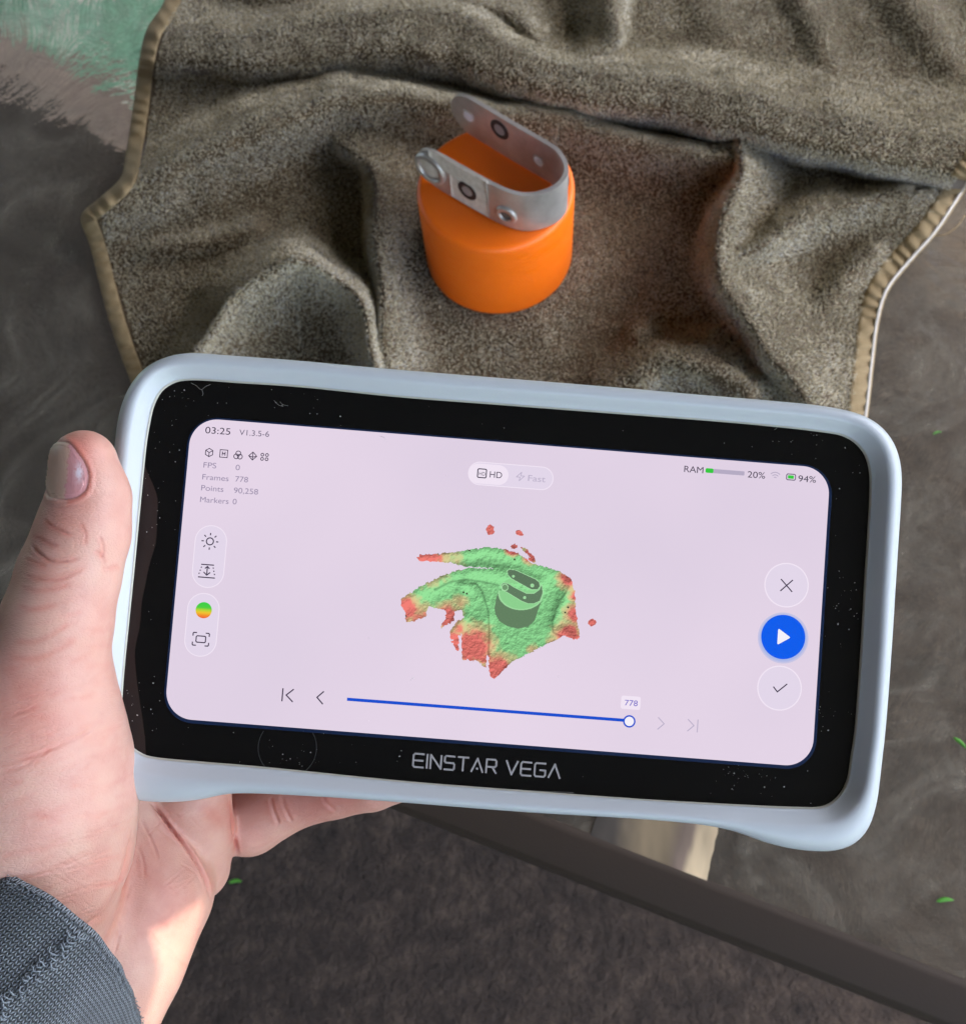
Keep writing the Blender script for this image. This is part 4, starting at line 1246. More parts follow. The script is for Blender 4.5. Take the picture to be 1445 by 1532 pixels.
# ---- dust, lint and scratches on the black glass
m_dust = mat('dust', (0.42, 0.41, 0.39), 0.8)
inpx = np.array(INNER, float)
dpx = np.array([(288, 624), (1243, 699), (1213, 1149), (244, 1075)], float)
parts = []
cl = [(205, 780, 60), (200, 1050, 40), (430, 1130, 60), (560, 1140, 120), (1150, 1170, 70), (1110, 1155, 40), (1240, 700, 60), (260, 600, 50), (450, 610, 80), (1230, 1080, 40), (1180, 640, 60), (820, 1180, 160), (215, 680, 40), (1250, 900, 60)]
k = 0
while k < 230:
    if random.random() < 0.7:
        q = random.choice(cl); x, y = random.gauss(q[0], q[2] * .5), random.gauss(q[1], q[2] * .5)
    else:
        x, y = random.uniform(180, 1300), random.uniform(570, 1205)
    pt = np.array([[x, y]])
    if not inpoly(pt, inpx)[0]: continue
    on = inpoly(pt, dpx)[0]
    if on and random.random() < 0.97: continue
    if 600 < x < 860 and 1130 < y < 1175: continue
    if polydist(pt, np.vstack([inpx, inpx[:1]]))[0][0] < 3: continue
    k += 1
    r_ = abs(random.gauss(0.2, 0.22)) + 0.18
    if random.random() < 0.03: r_ += 0.5
    c = at(x, y); e_ = random.uniform(1, 2.2) if random.random() < .3 else 1; a0 = random.random() * 3.14
    n_ = 5
    lo_ = []
    for zz, rr2 in ((0.0, 1.0), (0.00005, 0.55)):
        for t_ in np.linspace(0, 2 * np.pi, n_, endpoint=False):
            a_, b_ = r_ * u * e_ * math.cos(t_) * rr2, r_ * u * math.sin(t_) * rr2
            lo_.append([c[0] + a_ * math.cos(a0) - b_ * math.sin(a0), c[1] + a_ * math.sin(a0) + b_ * math.cos(a0), zz + 0.00002 + (0.00018 if on else 0)])
    parts.append((np.array(lo_), [(i, (i + 1) % n_, (i + 1) % n_ + n_, i + n_) for i in range(n_)] + [tuple(range(n_, 2 * n_))]))
for q in ([(286, 573), (294, 577), (301, 583), (308, 578), (315, 575)], [(302, 583), (304, 588), (303, 592)], [(419, 601), (423, 605), (431, 607)], [(410, 599), (413, 602), (417, 606), (424, 608)], [(1158, 643), (1162, 640), (1164, 636)], [(614, 1019), (617, 1014), (620, 1016)], [(773, 1181.5), (800, 1183.5), (858, 1186)], [(568, 652), (575, 655), (578, 660)]):
    s_ = spline(q, 14)
    c = S2(s_[:, 0], s_[:, 1])
    zf = 0.00022 if (570 < q[0][0] < 640 and q[0][1] > 700) else 0.00008
    v_, f_ = tube(np.c_[c[:, :2], zf + 0.00005 * np.sin(np.linspace(0, 3, 14))], 0.17 * u, 5)
    parts.append((v_, f_))
v_, f_ = join(parts)
dust = mesh_np('dust', v_, f_, m_dust, scan)
tag(dust, kind='stuff')

# ================================================================== HAND
def jt(px, py, dmm, rpx):
    """joint: place, depth (mm) and radius in photograph pixels -> camera-space mm"""
    d = dmm
    return np.array([(px - CX) / F * d, -(py - CY) / F * d, -d, rpx / F * d])


CH = {
    'thumb': (5.0, [jt(126, 692, 250, 49), jt(134, 745, 250, 57), jt(124, 797, 250, 66), jt(103, 862, 250, 72), jt(84, 935, 249, 79), jt(66, 1010, 250, 92), jt(52, 1090, 251, 122)]),
    'thenar': (9.0, [jt(52, 1090, 252, 122), jt(46, 1180, 254, 150), jt(40, 1260, 260, 148), (jt(34, 1330, 271, 132)), jt(20, 1430, 284, 112)]),
    'palm': (9.0, [jt(110, 1040, 300, 100), jt(165, 1160, 306, 96), jt(185, 1240, 306, 102), jt(203, 1330, 303, 109), jt(152, 1425, 295, 120), jt(90, 1530, 290, 132), jt(10, 1660, 292, 140)]),
    'little': (2.0, [jt(294, 1298, 317, 50), jt(296, 1240, 309, 54), jt(286, 1185, 303, 58), jt(272, 1120, 303, 54), jt(268, 1075, 304, 48)]),
    'ring': (2.0, [jt(330, 1215, 330, 60), jt(372, 1222, 325, 57), jt(438, 1190, 322, 50), jt(500, 1178, 318, 46), jt(556, 1170, 314, 43), jt(600, 1160, 311, 39)]),
    'middle': (2.0, [jt(280, 1110, 330, 66), jt(400, 1090, 324, 56), jt(520, 1075, 316, 50), jt(640, 1050, 310, 44)]),
    'index': (2.0, [jt(220, 1000, 322, 66), jt(330, 960, 320, 56), jt(460, 930, 314, 50), jt(590, 905, 310, 44)]),
}
HS = 0.85
lo3 = np.array([-118, -148, -345.0]); hi3 = np.array([-15, 40, -222.0])
gx3 = [np.arange(lo3[k], hi3[k] + HS, HS) for k in range(3)]
GX, GY, GZ = np.meshgrid(*gx3, indexing='ij')
shp = GX.shape
GP = np.stack([GX, GY, GZ], -1).astype(np.float32)


def capsule(a_, b_):
    mg = max(a_[3], b_[3]) + 12
    l_ = np.minimum(a_[:3], b_[:3]) - mg; u_ = np.maximum(a_[:3], b_[:3]) + mg
    sl = tuple(slice(max(0, int((l_[k] - lo3[k]) / HS)), max(0, int((u_[k] - lo3[k]) / HS) + 2)) for k in range(3))
    out = np.full(shp, 60.0, np.float32)
    pa = GP[sl] - a_[:3].astype(np.float32)
    if pa.size == 0: return out
    ba = (b_[:3] - a_[:3]).astype(np.float32)
    h = np.clip((pa @ ba) / (ba @ ba), 0, 1)
    out[sl] = np.linalg.norm(pa - h[..., None] * ba, axis=-1) - (a_[3] + (b_[3] - a_[3]) * h)
    return out


def smin(a_, b_, k):
    h = np.maximum(k - np.abs(a_ - b_), 0) / k
    return np.minimum(a_, b_) - h * h * k * 0.25


def chain(name):
    k, js = CH[name]
    d = None
    for i in range(len(js) - 1):
        c_ = capsule(js[i], js[i + 1])
        d = c_ if d is None else smin(d, c_, k * 0.6)
    return d


def ellipsoid(c_, r_):
    q = (GP - np.array(c_, np.float32)) / np.array(r_, np.float32)
    l_ = np.linalg.norm(q, axis=-1)
    return (l_ - 1) * min(r_)


th_ = chain('thumb')
# pad of the thumb, bulging to the right
tn = chain('thenar')
pal = chain('palm')
c_ = jt(262, 1330, 305, 1)
wb = jt(70, 1130, 285, 100)
web = capsule(wb, jt(90, 1000, 280, 80))
sdf = smin(tn, th_, 7.0)
palw = smin(pal, web, 10)
sdf = smin(sdf, palw, 6.0)
lit = chain('little'); sdf = smin(sdf, lit, 1.6)
rg = chain('ring'); sdf = smin(sdf, rg, 1.6)
sdf = smin(sdf, smin(chain('middle'), chain('index'), 1.5), 1.8)


def surface_nets(d, origin, h):
    s = d < 0
    nx_, ny_, nz_ = d.shape
    mn = np.zeros((nx_ - 1, ny_ - 1, nz_ - 1), np.int8)
    for dx in (0, 1):
        for dy in (0, 1):
            for dz in (0, 1):
                mn += s[dx:nx_ - 1 + dx, dy:ny_ - 1 + dy, dz:nz_ - 1 + dz]
    act = (mn > 0) & (mn < 8)
    ids = -np.ones(act.shape, int)
    A = np.argwhere(act); ids[act] = np.arange(len(A))
    acc = np.zeros((len(A), 3)); cnt = np.zeros(len(A))
    cor = [np.array([i, j, k2]) for i in (0, 1) for j in (0, 1) for k2 in (0, 1)]
    for i in range(8):
        for j in range(i + 1, 8):
            if np.abs(cor[i] - cor[j]).sum() != 1: continue
            a_ = d[tuple((A + cor[i]).T)]; b_ = d[tuple((A + cor[j]).T)]
            m_ = (a_ < 0) != (b_ < 0)
            t_ = np.where(m_, a_ / (a_ - b_ + 1e-12), 0)
            p_ = cor[i] + t_[:, None] * (cor[j] - cor[i])
            acc[m_] += p_[m_]; cnt[m_] += 1
    vs = (A + acc / cnt[:, None]) * h + origin
    qs = []
    for ax in range(3):
        sl0 = [slice(None)] * 3; sl1 = [slice(None)] * 3
        sl0[ax] = slice(0, -1); sl1[ax] = slice(1, None)
        a_ = s[tuple(sl0)]; b_ = s[tuple(sl1)]
        cross = np.argwhere(a_ != b_)
        o1, o2 = [(1, 2), (2, 0), (0, 1)][ax]
        ok = (cross[:, o1] > 0) & (cross[:, o2] > 0) & (cross[:, o1] < d.shape[o1] - 1) & (cross[:, o2] < d.shape[o2] - 1)
        cross = cross[ok]
        e1_ = np.zeros(3, int); e1_[o1] = 1; e2_ = np.zeros(3, int); e2_[o2] = 1
        q = [ids[tuple((cross - e1_ - e2_).T)], ids[tuple((cross - e2_).T)], ids[tuple(cross.T)], ids[tuple((cross - e1_).T)]]
        q = np.stack(q, 1)
        fl = a_[tuple(cross.T)]
        q[~fl] = q[~fl][:, ::-1]
        qs.append(q)
    return vs, np.vstack(qs)


hv, hf = surface_nets(sdf, lo3, HS)


def vnormals(v, f):
    a_ = v[f[:, 2]] - v[f[:, 0]]; b_ = v[f[:, 3]] - v[f[:, 1]]
    fn = np.cross(a_, b_)
    n = np.zeros_like(v)
    for k2 in range(4):
        for c2 in range(3):
            n[:, c2] += np.bincount(f[:, k2], fn[:, c2], len(v))
    return n / (np.linalg.norm(n, axis=1)[:, None] + 1e-12)


def subdivide(v, f):
    """split every quad in four"""
    n = len(v)
    E = np.sort(np.vstack([f[:, [0, 1]], f[:, [1, 2]], f[:, [2, 3]], f[:, [3, 0]]]), 1)
    ue, inv = np.unique(E, axis=0, return_inverse=True)
    inv = inv.ravel()
    em = v[ue].mean(1); fm = v[f].mean(1)
    m_ = len(f); e0, e1_, e2_, e3 = [inv[k2 * m_:(k2 + 1) * m_] + n for k2 in range(4)]
    fc = np.arange(m_) + n + len(ue)
    nf = np.vstack([np.stack([f[:, 0], e0, fc, e3], 1), np.stack([e0, f[:, 1], e1_, fc], 1), np.stack([fc, e1_, f[:, 2], e2_], 1), np.stack([e3, fc, e2_, f[:, 3]], 1)])
    return np.vstack([v, em, fm]), nf


def smooth(v, f, it, k2=0.5):
    n = len(v)
    E = np.vstack([f[:, [0, 1]], f[:, [1, 2]], f[:, [2, 3]], f[:, [3, 0]]]); E = np.vstack([E, E[:, ::-1]])
    cnt = np.bincount(E[:, 0], minlength=n)[:, None]
    for _ in range(it):
        s = np.stack([np.bincount(E[:, 0], v[E[:, 1], c2], n) for c2 in range(3)], 1)
        v = v * (1 - k2) + k2 * s / np.maximum(cnt, 1)
    return v


# keep the one connected body
lab_ = np.arange(len(hv))
E_ = np.vstack([hf[:, [0, 1]], hf[:, [1, 2]], hf[:, [2, 3]]])
while True:
    old = lab_.copy()
    m2 = np.minimum(lab_[E_[:, 0]], lab_[E_[:, 1]])
    np.minimum.at(lab_, E_[:, 0], m2); np.minimum.at(lab_, E_[:, 1], m2)
    lab_ = lab_[lab_]
    if (old == lab_).all(): break
big = np.bincount(lab_).argmax()
kf = lab_[hf[:, 0]] == big
hf = hf[kf]; us_ = np.unique(hf); rm_ = -np.ones(len(hv), int); rm_[us_] = np.arange(len(us_)); hv = hv[us_]; hf = rm_[hf]
hv = hv + 0.0
hv = smooth(hv, hf, 3)
hv, hf = subdivide(hv, hf)
hv = smooth(hv, hf, 2)
hn = vnormals(hv, hf)
cpx = CX - F * hv[:, 0] / hv[:, 2]; cpy = CY + F * hv[:, 1] / hv[:, 2]
vd = -hv / np.linalg.norm(hv, axis=1)[:, None]
facing = (hn * vd).sum(1)
if (facing[hv[:, 2] > -245]).mean() < 0:
    hf = hf[:, ::-1]; hn = -hn; facing = -facing
HPX = np.stack([cpx, cpy], 1)
front = smoothstep(0.0, 0.25, facing)
dep = -hv[:, 2]
isthumb = (dep < 275) & ((cpx < 200))
disp_ = np.zeros(len(hv))
redm = np.zeros(len(hv))


def crease(pts, depth, width, mask=None, red_=0.0, rw=8, lip=0.35):
    P_ = spline(pts, 24)
    l_, u_ = P_.min(0) - 30, P_.max(0) + 30
    ii_ = np.nonzero((HPX[:, 0] > l_[0]) & (HPX[:, 0] < u_[0]) & (HPX[:, 1] > l_[1]) & (HPX[:, 1] < u_[1]) & (front > 0))[0]
    if len(ii_) == 0: return
    d_, s_, par_ = polydist(HPX[ii_], P_)
    fade = smoothstep(0, 4, par_) * smoothstep(23, 19, par_)
    w_ = front[ii_] * fade * (1 if mask is None else mask[ii_])
    depth = depth * 0.85
    disp_[ii_] += w_ * (-depth * np.exp(-(d_ / width) ** 2) + depth * lip * np.exp(-((d_ - width * 2.2) / (width * 1.3)) ** 2))
    redm[ii_] += w_ * red_ * np.exp(-(d_ / rw) ** 2)


# thumb joint folds
TM = isthumb.astype(float)
for pts, dp, wd_ in (([(62, 775), (76, 786), (95, 796), (112, 802)], .35, 2.0), ([(46, 803), (60, 806), (78, 815), (92, 816)], .40, 2.0), ([(44, 812), (62, 830), (80, 840), (104, 838), (124, 833)], .60, 2.2), ([(36, 835), (54, 842), (72, 850)], .35, 1.8), ([(30, 858), (55, 866), (85, 868), (110, 858), (135, 845)], .35, 1.8),
                     ([(28, 876), (52, 884), (84, 880), (112, 872)], .25, 1.7), ([(22, 905), (52, 912), (90, 903)], .18, 1.7), ([(148, 800), (154, 818), (152, 838)], .35, 1.8), ([(140, 822), (150, 830), (158, 846)], .3, 1.8), ([(150, 850), (166, 850), (180, 846)], .35, 1.8),
                     ([(120, 780), (128, 800), (126, 818)], .2, 1.8), ([(16, 960), (60, 958), (110, 930)], .12, 1.6), ([(10, 985), (60, 984), (120, 955)], .12, 1.6)):
    crease(pts, dp * 0.7, wd_ * 0.75, TM, 0.5, 5)
# wrinkles over the thenar, running across it
for k in range(22):
    y0 = 1050 + k * 15 + random.uniform(-6, 6)
    x0 = random.uniform(-30, 60); x1 = x0 + random.uniform(70, 150)
    x1 = min(x1, 190)
    sl_ = random.uniform(-0.42, -0.12)
    pts = [(x0, y0), ((x0 + x1) / 2, y0 + sl_ * (x1 - x0) / 2 + random.uniform(-3, 6)), (x1, y0 + sl_ * (x1 - x0))]
    crease(pts, random.uniform(.05, .16), 1.5, TM, 0.10, 5)
for k in range(16):
    y0 = 1260 + k * 9; x0 = random.uniform(10, 100)
    crease([(x0, y0 - 18), (x0 + 30, y0 + 6), (x0 + 60, y0 + 22)], random.uniform(.04, .10), 1.4, TM, 0.05, 5)
crease([(20, 1140), (60, 1128), (95, 1112), (125, 1098), (145, 1085)], .30, 2.0, TM, 0.3, 8)
crease([(0, 1155), (30, 1148), (60, 1132)], .22, 1.9, TM, 0.25, 8)
# palm lines
crease([(222, 1196), (240, 1218), (264, 1250), (284, 1276), (300, 1302), (311, 1328), (314, 1350)], 1.25, 1.9, None, 0.6, 7, 0.30)
crease([(199, 1235), (192, 1280), (177, 1328), (156, 1366), (118, 1395)], 1.0, 3.0, None, 0.6, 9, 0.15)
crease([(344, 1190), (348, 1230), (356, 1284)], 1.0, 2.0, None, 0.8, 7, 0.15)
for k in range(110):
    x0 = random.uniform(-5, 175); y0 = random.uniform(900, 1385); L_ = random.uniform(18, 60); sl_ = random.gauss(-0.35, 0.25)
    crease([(x0, y0), (x0 + L_ / 2, y0 + sl_ * L_ / 2 + random.uniform(-2, 2)), (x0 + L_, y0 + sl_ * L_)], random.uniform(.05, .13), 1.3, TM, 0.14, 4)
for k in range(26):
    x0 = random.uniform(205, 290); y0 = random.uniform(1210, 1450); L_ = random.uniform(15, 45); sl_ = random.choice([-1, 1]) * random.uniform(.3, 1.2)
    crease([(x0, y0), (x0 + L_ / 2, y0 + sl_ * L_ / 2 + random.uniform(-2, 2)), (x0 + L_, y0 + sl_ * L_)], random.uniform(.05, .14), 1.4, (dep > 272).astype(float), 0.1, 4)
PM = ((dep > 272)).astype(float)
for pts, dp in (([(232, 1204), (246, 1226), (262, 1247), (280, 1266)], .25), ([(240, 1208), (258, 1215), (270, 1228)], .15), ([(210, 1225), (228, 1262), (238, 1290)], .22), ([(205, 1262), (214, 1290), (216, 1318)], .14), ([(175, 1370), (178, 1400), (170, 1430)], .18), ([(262, 1352), (246, 1380), (236, 1400)], .10), ([(196, 1322), (186, 1352), (180, 1372)], .2)):
    crease(pts, dp, 2.0, PM, 0.15, 9)
# finger creases
for pts, dp in (([(300, 1200), (322, 1225), (338, 1240)], .12), ([(404, 1192), (410, 1215), (418, 1236)], .45), ([(420, 1192), (428, 1214), (438, 1232)], .3), ([(480, 1190), (490, 1204), (504, 1214)], .3)):
    crease(pts, dp, 2.4, PM, 0.35, 10)
# nail bed groove
NAIL = [(77, 664), (88, 660), (99, 661), (108, 666), (117, 677), (126, 690), (132, 705), (133, 720), (129, 733), (120, 742), (107, 747), (94, 747.5), (82, 746), (72, 742), (66, 720), (66, 690), (70, 672)]
nl = spline(NAIL, 120, True)
d_, _, _ = polydist(HPX, np.vstack([nl, nl[:1]]))
insn = inpoly(HPX, nl)
disp_ += TM * front * np.where(insn, -0.40 * smoothstep(0, 7, d_), 0.25 * np.exp(-((d_ - 4) / 4.0) ** 2))
redm += TM * front * np.where(insn, 0.2, 0.9 * np.exp(-(d_ / 9) ** 2) * (HPX[:, 0] > 100))
# fingerprint-like ridges are left to the material; broad redness
for (x, y, r_, k_r, msk) in ((108, 655, 40, .55, TM), (140, 690, 40, .35, TM), (95, 770, 42, .45, TM), (60, 820, 50, .35, TM), (70, 1080, 60, .35, TM), (20, 1040, 60, .4, TM), (120, 990, 50, .2, TM), (240, 1330, 80, .35, PM), (350, 1210, 60, .35, PM), (420, 1215, 60, .4, PM), (520, 1200, 60, .5, PM), (210, 1290, 50, .25, PM)):
    redm += k_r * msk * np.exp(-((HPX[:, 0] - x) ** 2 + (HPX[:, 1] - y) ** 2) / r_ ** 2)
hv = hv + hn * disp_[:, None]
hvw = (hv / 1000.0) @ R.T + np.array([0, 0, HC])
person = empty('person', loc=tuple(hvw.mean(0)))
tag(person, 'left hand in a grey knit sleeve gripping the scanner, thumb along its left edge', 'person')
PO = np.array(person.location)
m_skin = mat('skin', (0.62, 0.40, 0.34), 0.46, Subsurface_Weight=0.18, Subsurface_Radius=(1.0, 0.35, 0.2))
P(m_skin).inputs['Subsurface Scale'].default_value = 0.0035
ak = nn(m_skin, 'ShaderNodeAttribute', attribute_name='Col')
n_s = tex_noise(m_skin, 60, 5, 0.65)
mxs = nn(m_skin, 'ShaderNodeMix', data_type='RGBA', blend_type='MULTIPLY')
mxs.inputs[0].default_value = 1.0
r_s = ramp(m_skin, n_s.outputs[0], [(0.3, (0.90, 0.80, 0.80)), (0.5, (1, 1, 1)), (0.72, (1.05, 1.08, 1.05))])
lk(m_skin, ak.outputs['Color'], mxs.inputs[6]); lk(m_skin, r_s.outputs[0], mxs.inputs[7])
lk(m_skin, mxs.outputs[2], P(m_skin).inputs['Base Color'])
vor = nn(m_skin, 'ShaderNodeTexVoronoi', Scale=1300, feature='DISTANCE_TO_EDGE')
tcs = nn(m_skin, 'ShaderNodeTexCoord'); mps = nn(m_skin, 'ShaderNodeMapping')
mps.inputs['Scale'].default_value = (0.55, 1.35, 1.0); mps.inputs['Rotation'].default_value = (0, 0, 0.35)
nws = nn(m_skin, 'ShaderNodeTexNoise', Scale=300, Detail=2)
mva = nn(m_skin, 'ShaderNodeVectorMath', operation='MULTIPLY_ADD')
mva.inputs[1].default_value = (0.0012, 0.0012, 0.0012)
lk(m_skin, tcs.outputs['Object'], nws.inputs['Vector'])
lk(m_skin, nws.outputs['Color'], mva.inputs[0]); lk(m_skin, tcs.outputs['Object'], mva.inputs[2])
lk(m_skin, mva.outputs[0], mps.inputs[0]); lk(m_skin, mps.outputs[0], vor.inputs['Vector'])
r_v = ramp(m_skin, vor.outputs['Distance'], [(0.0, (0, 0, 0)), (0.22, (1, 1, 1))])
b_s = bump(m_skin, r_v.outputs[0], 0.22, 0.0002)
n_w = tex_noise(m_skin, 260, 5, 0.7, vec_scale=(0.5, 1.6, 1), rot=(0, 0, 0.35))
b_w = bump(m_skin, n_w.outputs[0], 0.16, 0.0006, b_s.outputs[0])
lk(m_skin, b_w.outputs[0], P(m_skin).inputs['Normal'])
hand = mesh_np('hand', hvw - PO, hf, m_skin, person)
rd_ = np.clip(redm, 0, 1.1)[:, None]
skc = np.array([0.60, 0.345, 0.275]); skr = np.array([0.55, 0.185, 0.14])
mott = 0.12 * noise(hv / 7.0, 3)[:, None]
col_attr(hand, np.clip(skc * (1 - rd_ * 0.8) + skr * rd_ * 0.8 + mott * np.array([-0.05, -0.30, -0.25]), 0, 1))

# nail plate lies on the thumb
bv = BVHTree.FromPolygons([tuple(x) for x in hvw[::1]], [tuple(int(i) for i in q) for q in hf])
nlx = np.linspace(60, 136, 70); nly = np.linspace(655, 750, 80)
NXg, NYg = np.meshgrid(nlx, nly, indexing='ij')
o_ = Vector((0, 0, HC)); hp = np.full(NXg.shape + (3,), np.nan); hnn = hp.copy()
dirs = ray(NXg, NYg) @ R.T
shr = spline(NAIL, 120, True)
inn_ = inpoly(np.stack([NXg.ravel(), NYg.ravel()], 1), shr).reshape(NXg.shape)
dd, _, _ = polydist(np.stack([NXg.ravel(), NYg.ravel()], 1), np.vstack([shr, shr[:1]])); dd = dd.reshape(NXg.shape)
for i in range(NXg.shape[0]):
    for j in range(NXg.shape[1]):
        if not inn_[i, j]: continue
        d3 = Vector(dirs[i, j]).normalized()
        h_ = bv.ray_cast(o_, d3)
        if h_[0] is None or h_[3] > 0.27: continue
        hp[i, j] = h_[0]; hnn[i, j] = h_[1]
okm = ~np.isnan(hp[..., 0])
okc = okm[:-1, :-1] & okm[1:, :-1] & okm[:-1, 1:] & okm[1:, 1:]
ci, cj = np.nonzero(okc); nyg = NXg.shape[1]
qd = np.stack([ci * nyg + cj, (ci + 1) * nyg + cj, (ci + 1) * nyg + cj + 1, ci * nyg + cj + 1], 1)
us = np.unique(qd); ix = -np.ones(NXg.size, int); ix[us] = np.arange(len(us))
lift = (0.00046 * smoothstep(0, 6, dd))[..., None]
npos = (hp + hnn * lift + np.array([0, 0, 0.00005])).reshape(-1, 3)[us]
m_nail = mat('thumb_nail', (0.6, 0.45, 0.42), 0.42, Subsurface_Weight=0.1)
P(m_nail).inputs['Subsurface Scale'].default_value = 0.001
ann = nn(m_nail, 'ShaderNodeAttribute', attribute_name='Col'); lk(m_nail, ann.outputs['Color'], P(m_nail).inputs['Base Color'])
nnl = tex_noise(m_nail, 300, 4, 0.7, vec_scale=(3, 0.6, 1))
bnl = bump(m_nail, nnl.outputs[0], 0.3, 0.0003); lk(m_nail, bnl.outputs[0], P(m_nail).inputs['Normal'])
nail = mesh_np('thumb_nail', npos - PO, ix[qd][:, ::-1], m_nail, person)
if nail.data.polygons[len(nail.data.polygons) // 2].normal.z < 0: nail.data.flip_normals()
nx_, ny_ = NXg.ravel()[us], NYg.ravel()[us]
bx = 103 + 3.0 * noise(np.stack([nx_ * 0 + 3, ny_ / 3.0], 1), 2) - 0.10 * (ny_ - 700)
tA = smoothstep(-1.5, 1.5, nx_ - bx)[:, None]
cA = np.array([0.56, 0.37, 0.28]); cB = np.array([0.55, 0.26, 0.26]); cW = np.array([0.75, 0.66, 0.70])
ncol = cA * (1 - tA) + cB * tA
pt_ = np.array([(nx_ - 119) / 6, (ny_ - 708) / 14])
wsp = np.exp(-(pt_ ** 2).sum(0) * 1.2)[:, None] * smoothstep(-.3, .4, noise(np.stack([nx_, ny_], 1) / 2.5, 2) + .3)[:, None]
ncol = ncol * (1 - wsp) + cW * wsp
dirt = (0.5 * np.exp(-((nx_ - bx) / 1.2) ** 2) * (noise(np.stack([nx_, ny_], 1) / 2.0) > 0.0))[:, None]
ncol = ncol * (1 - dirt) + np.array([0.35, 0.14, 0.11]) * dirt
ncol = ncol * (0.85 + 0.15 * smoothstep(0, 3, dd.ravel()[us]))[:, None]
col_attr(nail, ncol)

# ------------------------------------------------------------------ sleeve
m_knit = mat('knit', (0.16, 0.19, 0.22), 0.95, Sheen_Weight=0.25)
tk = nn(m_knit, 'ShaderNodeUVMap', uv_map='UVMap')
sepk = nn(m_knit, 'ShaderNodeSeparateXYZ'); lk(m_knit, tk.outputs[0], sepk.inputs[0])


def mth(op, a_, b_=None, c__=None):
    n = nn(m_knit, 'ShaderNodeMath', operation=op)
    for k2, q in enumerate((a_, b_, c__)):
        if q is None: continue
        if isinstance(q, (int, float)): n.inputs[k2].default_value = q
        else: lk(m_knit, q, n.inputs[k2])
    return n.outputs[0]


uk, vk = sepk.outputs[0], sepk.outputs[1]
# stockinette: columns of V's; u in columns, v in rows
fr = mth('SUBTRACT', mth('FRACT', uk), 0.5)
zig = mth('MULTIPLY', mth('ABSOLUTE', fr), 1.5)
rowp = mth('ABSOLUTE', mth('SUBTRACT', mth('FRACT', mth('SUBTRACT', vk, zig)), 0.5))
colp = mth('ABSOLUTE', mth('SUBTRACT', mth('ABSOLUTE', fr), 0.25))
hk = mth('SUBTRACT', 1.0, mth('ADD', mth('MULTIPLY', mth('POWER', rowp, 2.0), 3.4), mth('MULTIPLY', mth('POWER', colp, 2.0), 9.0)))
nk = tex_noise(m_knit, 900, 4, 0.7)
hk2 = mth('ADD', hk, mth('MULTIPLY', nk.outputs[0], 0.35))
rk = ramp(m_knit, hk, [(0.2, (0.006, 0.008, 0.010)), (0.62, (0.055, 0.07, 0.085)), (0.97, (0.27, 0.31, 0.35))])
nk2 = tex_noise(m_knit, 120, 4, 0.7)
mk = nn(m_knit, 'ShaderNodeMix', data_type='RGBA', blend_type='MULTIPLY'); mk.inputs[0].default_value = 1
rk2 = ramp(m_knit, nk2.outputs[0], [(0.3, (0.65, 0.66, 0.68)), (0.7, (1.25, 1.22, 1.2))])
lk(m_knit, rk.outputs[0], mk.inputs[6]); lk(m_knit, rk2.outputs[0], mk.inputs[7]); lk(m_knit, mk.outputs[2], P(m_knit).inputs['Base Color'])
bk_ = bump(m_knit, hk2, 1.0, 0.0007)
lk(m_knit, bk_.outputs[0], P(m_knit).inputs['Normal'])
RIMP = [(-110, 1235, .286), (-60, 1268, .246), (0, 1305, .235), (55, 1337, .233), (108, 1374, .235), (160, 1426, .241), (192, 1478, .252), (212, 1535, .268), (214, 1575, .288), (180, 1590, .310), (80, 1520, .326), (-30, 1400, .322), (-95, 1290, .306)]
RP3 = np.array([CD(*q) for q in RIMP])
NA_ = 300
RIMC = spline(RP3, NA_, True)
cR = RIMC.mean(0)
axd = CD(-160, 1660, .292) - CD(40, 1470, .284); axd /= np.linalg.norm(axd)
rad_ = RIMC - cR; rad_ -= (rad_ @ axd)[:, None] * axd; rad_ /= np.linalg.norm(rad_, axis=1)[:, None]
tan_c = np.roll(RIMC, -1, 0) - np.roll(RIMC, 1, 0); tan_c /= np.linalg.norm(tan_c, axis=1)[:, None]
rpx, rpy = PR(RIMC)
SI = int(np.argmin(np.hypot(rpx - 125, rpy - 1390) + 1e3 * (((RIMC - [0, 0, HC]) @ R)[:, 2] < -0.26)))
prof_s = [(0.010, -0.0030), (0.003, -0.0028), (0.0006, -0.0022), (-0.0004, -0.0010), (0.0002, 0.0)] + [(0.0014 + 0.0011 * k2, 0.0004) for k2 in range(75)]
rows = []
kk = np.arange(NA_); a_s = 2 * np.pi * kk / NA_
dk = np.minimum(np.abs(kk - SI), NA_ - np.abs(kk - SI))
for (s_, o2) in prof_s:
    off_ = o2 + s_ * 0.16 + 0.0012 * np.sin(3 * a_s + s_ * 60) * min(1, s_ / .01 + .2) + 0.0009 * np.sin(5 * a_s - s_ * 90) * min(1, s_ / .01 + .1) + 0.0010 * np.exp(-(dk / 2.0) ** 2) * (s_ > 0.001)
    jag = 0.0002 * np.sin(23 * a_s) * (s_ < 0.003)
    rows.append(RIMC + axd * (s_ + jag)[:, None] + rad_ * off_[:, None])
rows = np.vstack(rows)
sle = mesh_np('sleeve', rows - PO, gridfaces(len(prof_s), NA_, False, True), m_knit, person)
bmx = bmesh.new(); bmx.from_mesh(sle.data); bmesh.ops.recalc_face_normals(bmx, faces=bmx.faces[:]); bmx.to_mesh(sle.data); bmx.free()
uvl = sle.data.uv_layers.new(name='UVMap')
vi_ = np.zeros(len(sle.data.loops), np.int32); sle.data.loops.foreach_get('vertex_index', vi_)
ia, is_ = vi_ % NA_, vi_ // NA_
arc = float(np.linalg.norm(np.diff(RIMC, axis=0), axis=1).sum())
psz = 0.00125
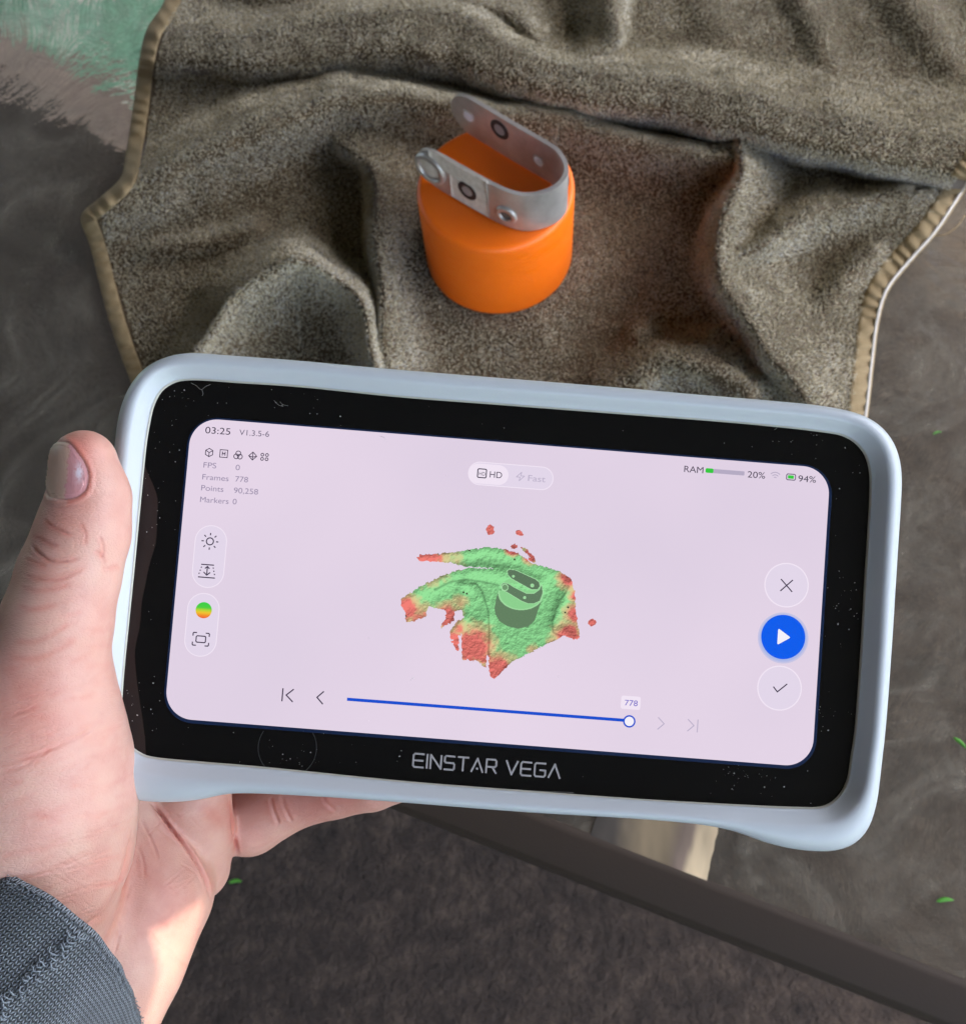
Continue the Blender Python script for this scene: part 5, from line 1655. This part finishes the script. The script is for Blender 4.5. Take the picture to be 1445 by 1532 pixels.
sarr = np.array([p_[0] for p_ in prof_s])
uvs = np.stack([ia / NA_ * round(arc / psz), sarr[is_] / (psz * 0.85)], 1)
# unwrap the seam column
lt = np.zeros(len(sle.data.polygons), np.int32); sle.data.polygons.foreach_get('loop_start', lt)
for k2 in range(len(lt)):
    u4 = uvs[lt[k2]:lt[k2] + 4, 0]
    if u4.max() - u4.min() > 10: u4[u4 < 10] += round(arc / psz)
uvl.data.foreach_set('uv', uvs.ravel())
# rough stitched seam running up the sleeve: small thread loops
parts = []
m_thr = mat('thread', (0.22, 0.25, 0.28), 0.9)
for k2 in range(70):
    s_ = 0.001 + k2 * 0.00095
    q = (SI + random.choice((-1, 0, 1))) % NA_
    c3 = RIMC[q] + axd * s_ + rad_[q] * (0.0012 + s_ * 0.16 + 0.0012 * math.sin(3 * a_s[q] + s_ * 60) + 0.0009 * math.sin(5 * a_s[q] - s_ * 90))
    w_ = random.uniform(.0007, .0014)
    pts = [c3 + tan_c[q] * w_ * math.cos(t_) + rad_[q] * 0.0007 * math.sin(t_) + axd * random.uniform(-.0004, .0004) for t_ in np.linspace(-.2, math.pi + .2, 7)]
    parts.append(tube(pts, 0.00018, 5))
fr_ = np.nonzero(((RIMC - [0, 0, HC]) @ R)[:, 2] > -0.275)[0]
for k2 in range(900):   # fuzzy cuff edge
    q = int(random.choice(fr_)); t0_ = random.random()
    c3 = RIMC[q] * (1 - t0_) + RIMC[(q + 1) % NA_] * t0_ + axd * random.uniform(-0.0006, 0.0022) + rad_[q] * random.uniform(-.0004, .0006)
    L_ = random.uniform(.0004, .0011)
    d1 = -axd * random.uniform(-.2, .8) + rad_[q] * random.uniform(0, .9) + tan_c[q] * random.uniform(-1, 1)
    parts.append(tube([c3, c3 + d1 * L_ * .6 + tan_c[q] * L_ * .2, c3 + d1 * L_], 0.00008, 4))
v_, f_ = join(parts)
mesh_np('seam_thread', v_ - PO, f_, m_thr, sle)

# ================================================================== bits of grass
m_bl = mat('grass_blade', (0.07, 0.30, 0.02), 0.6)
for (x, y, z_, L_, ang_, lab) in ((1436, 1112, 0.002, 26, -40, 'bright green grass clipping at the right edge of the glass table'), (1414, 1348, 0.002, 26, 4, 'bright green grass clipping on the glass near the table rim'),
                                  (352, 1320, FZ + 0.006, 20, 5, 'bright green grass clipping on the dark rug beside the hand'), (1402, 648, 0.002, 13, 15, 'short green grass clipping on the glass right of the scanner corner')):
    t_ = math.radians(ang_)
    p_ = spline([(x - L_ / 2 * math.cos(t_), y + L_ / 2 * math.sin(t_)), (x, y - 2), (x + L_ / 2 * math.cos(t_), y - L_ / 2 * math.sin(t_))], 9)
    w3 = U(p_[:, 0], p_[:, 1], np.full(9, z_))
    d_ = np.gradient(w3, axis=0); d_ /= np.linalg.norm(d_, axis=1)[:, None]
    nrm3 = np.cross(d_, [0, 0, 1])
    wd3 = np.array([.2, .7, .95, 1, 1, .9, .75, .5, .1])[:, None] * np.linalg.norm(w3[-1] - w3[0]) * 0.13
    vs = np.stack([w3 - nrm3 * wd3, w3 + np.array([0, 0, -0.0006]), w3 + nrm3 * wd3, w3 + np.array([0, 0, 0.0006])], 1)
    o = mesh_np('grass_clipping', (vs - w3[4]).reshape(-1, 3), gridfaces(9, 4, False, True), m_bl)
    o.location = tuple(w3[4])
    tag(o, lab, 'grass clipping', 'grass clippings on table and rug')
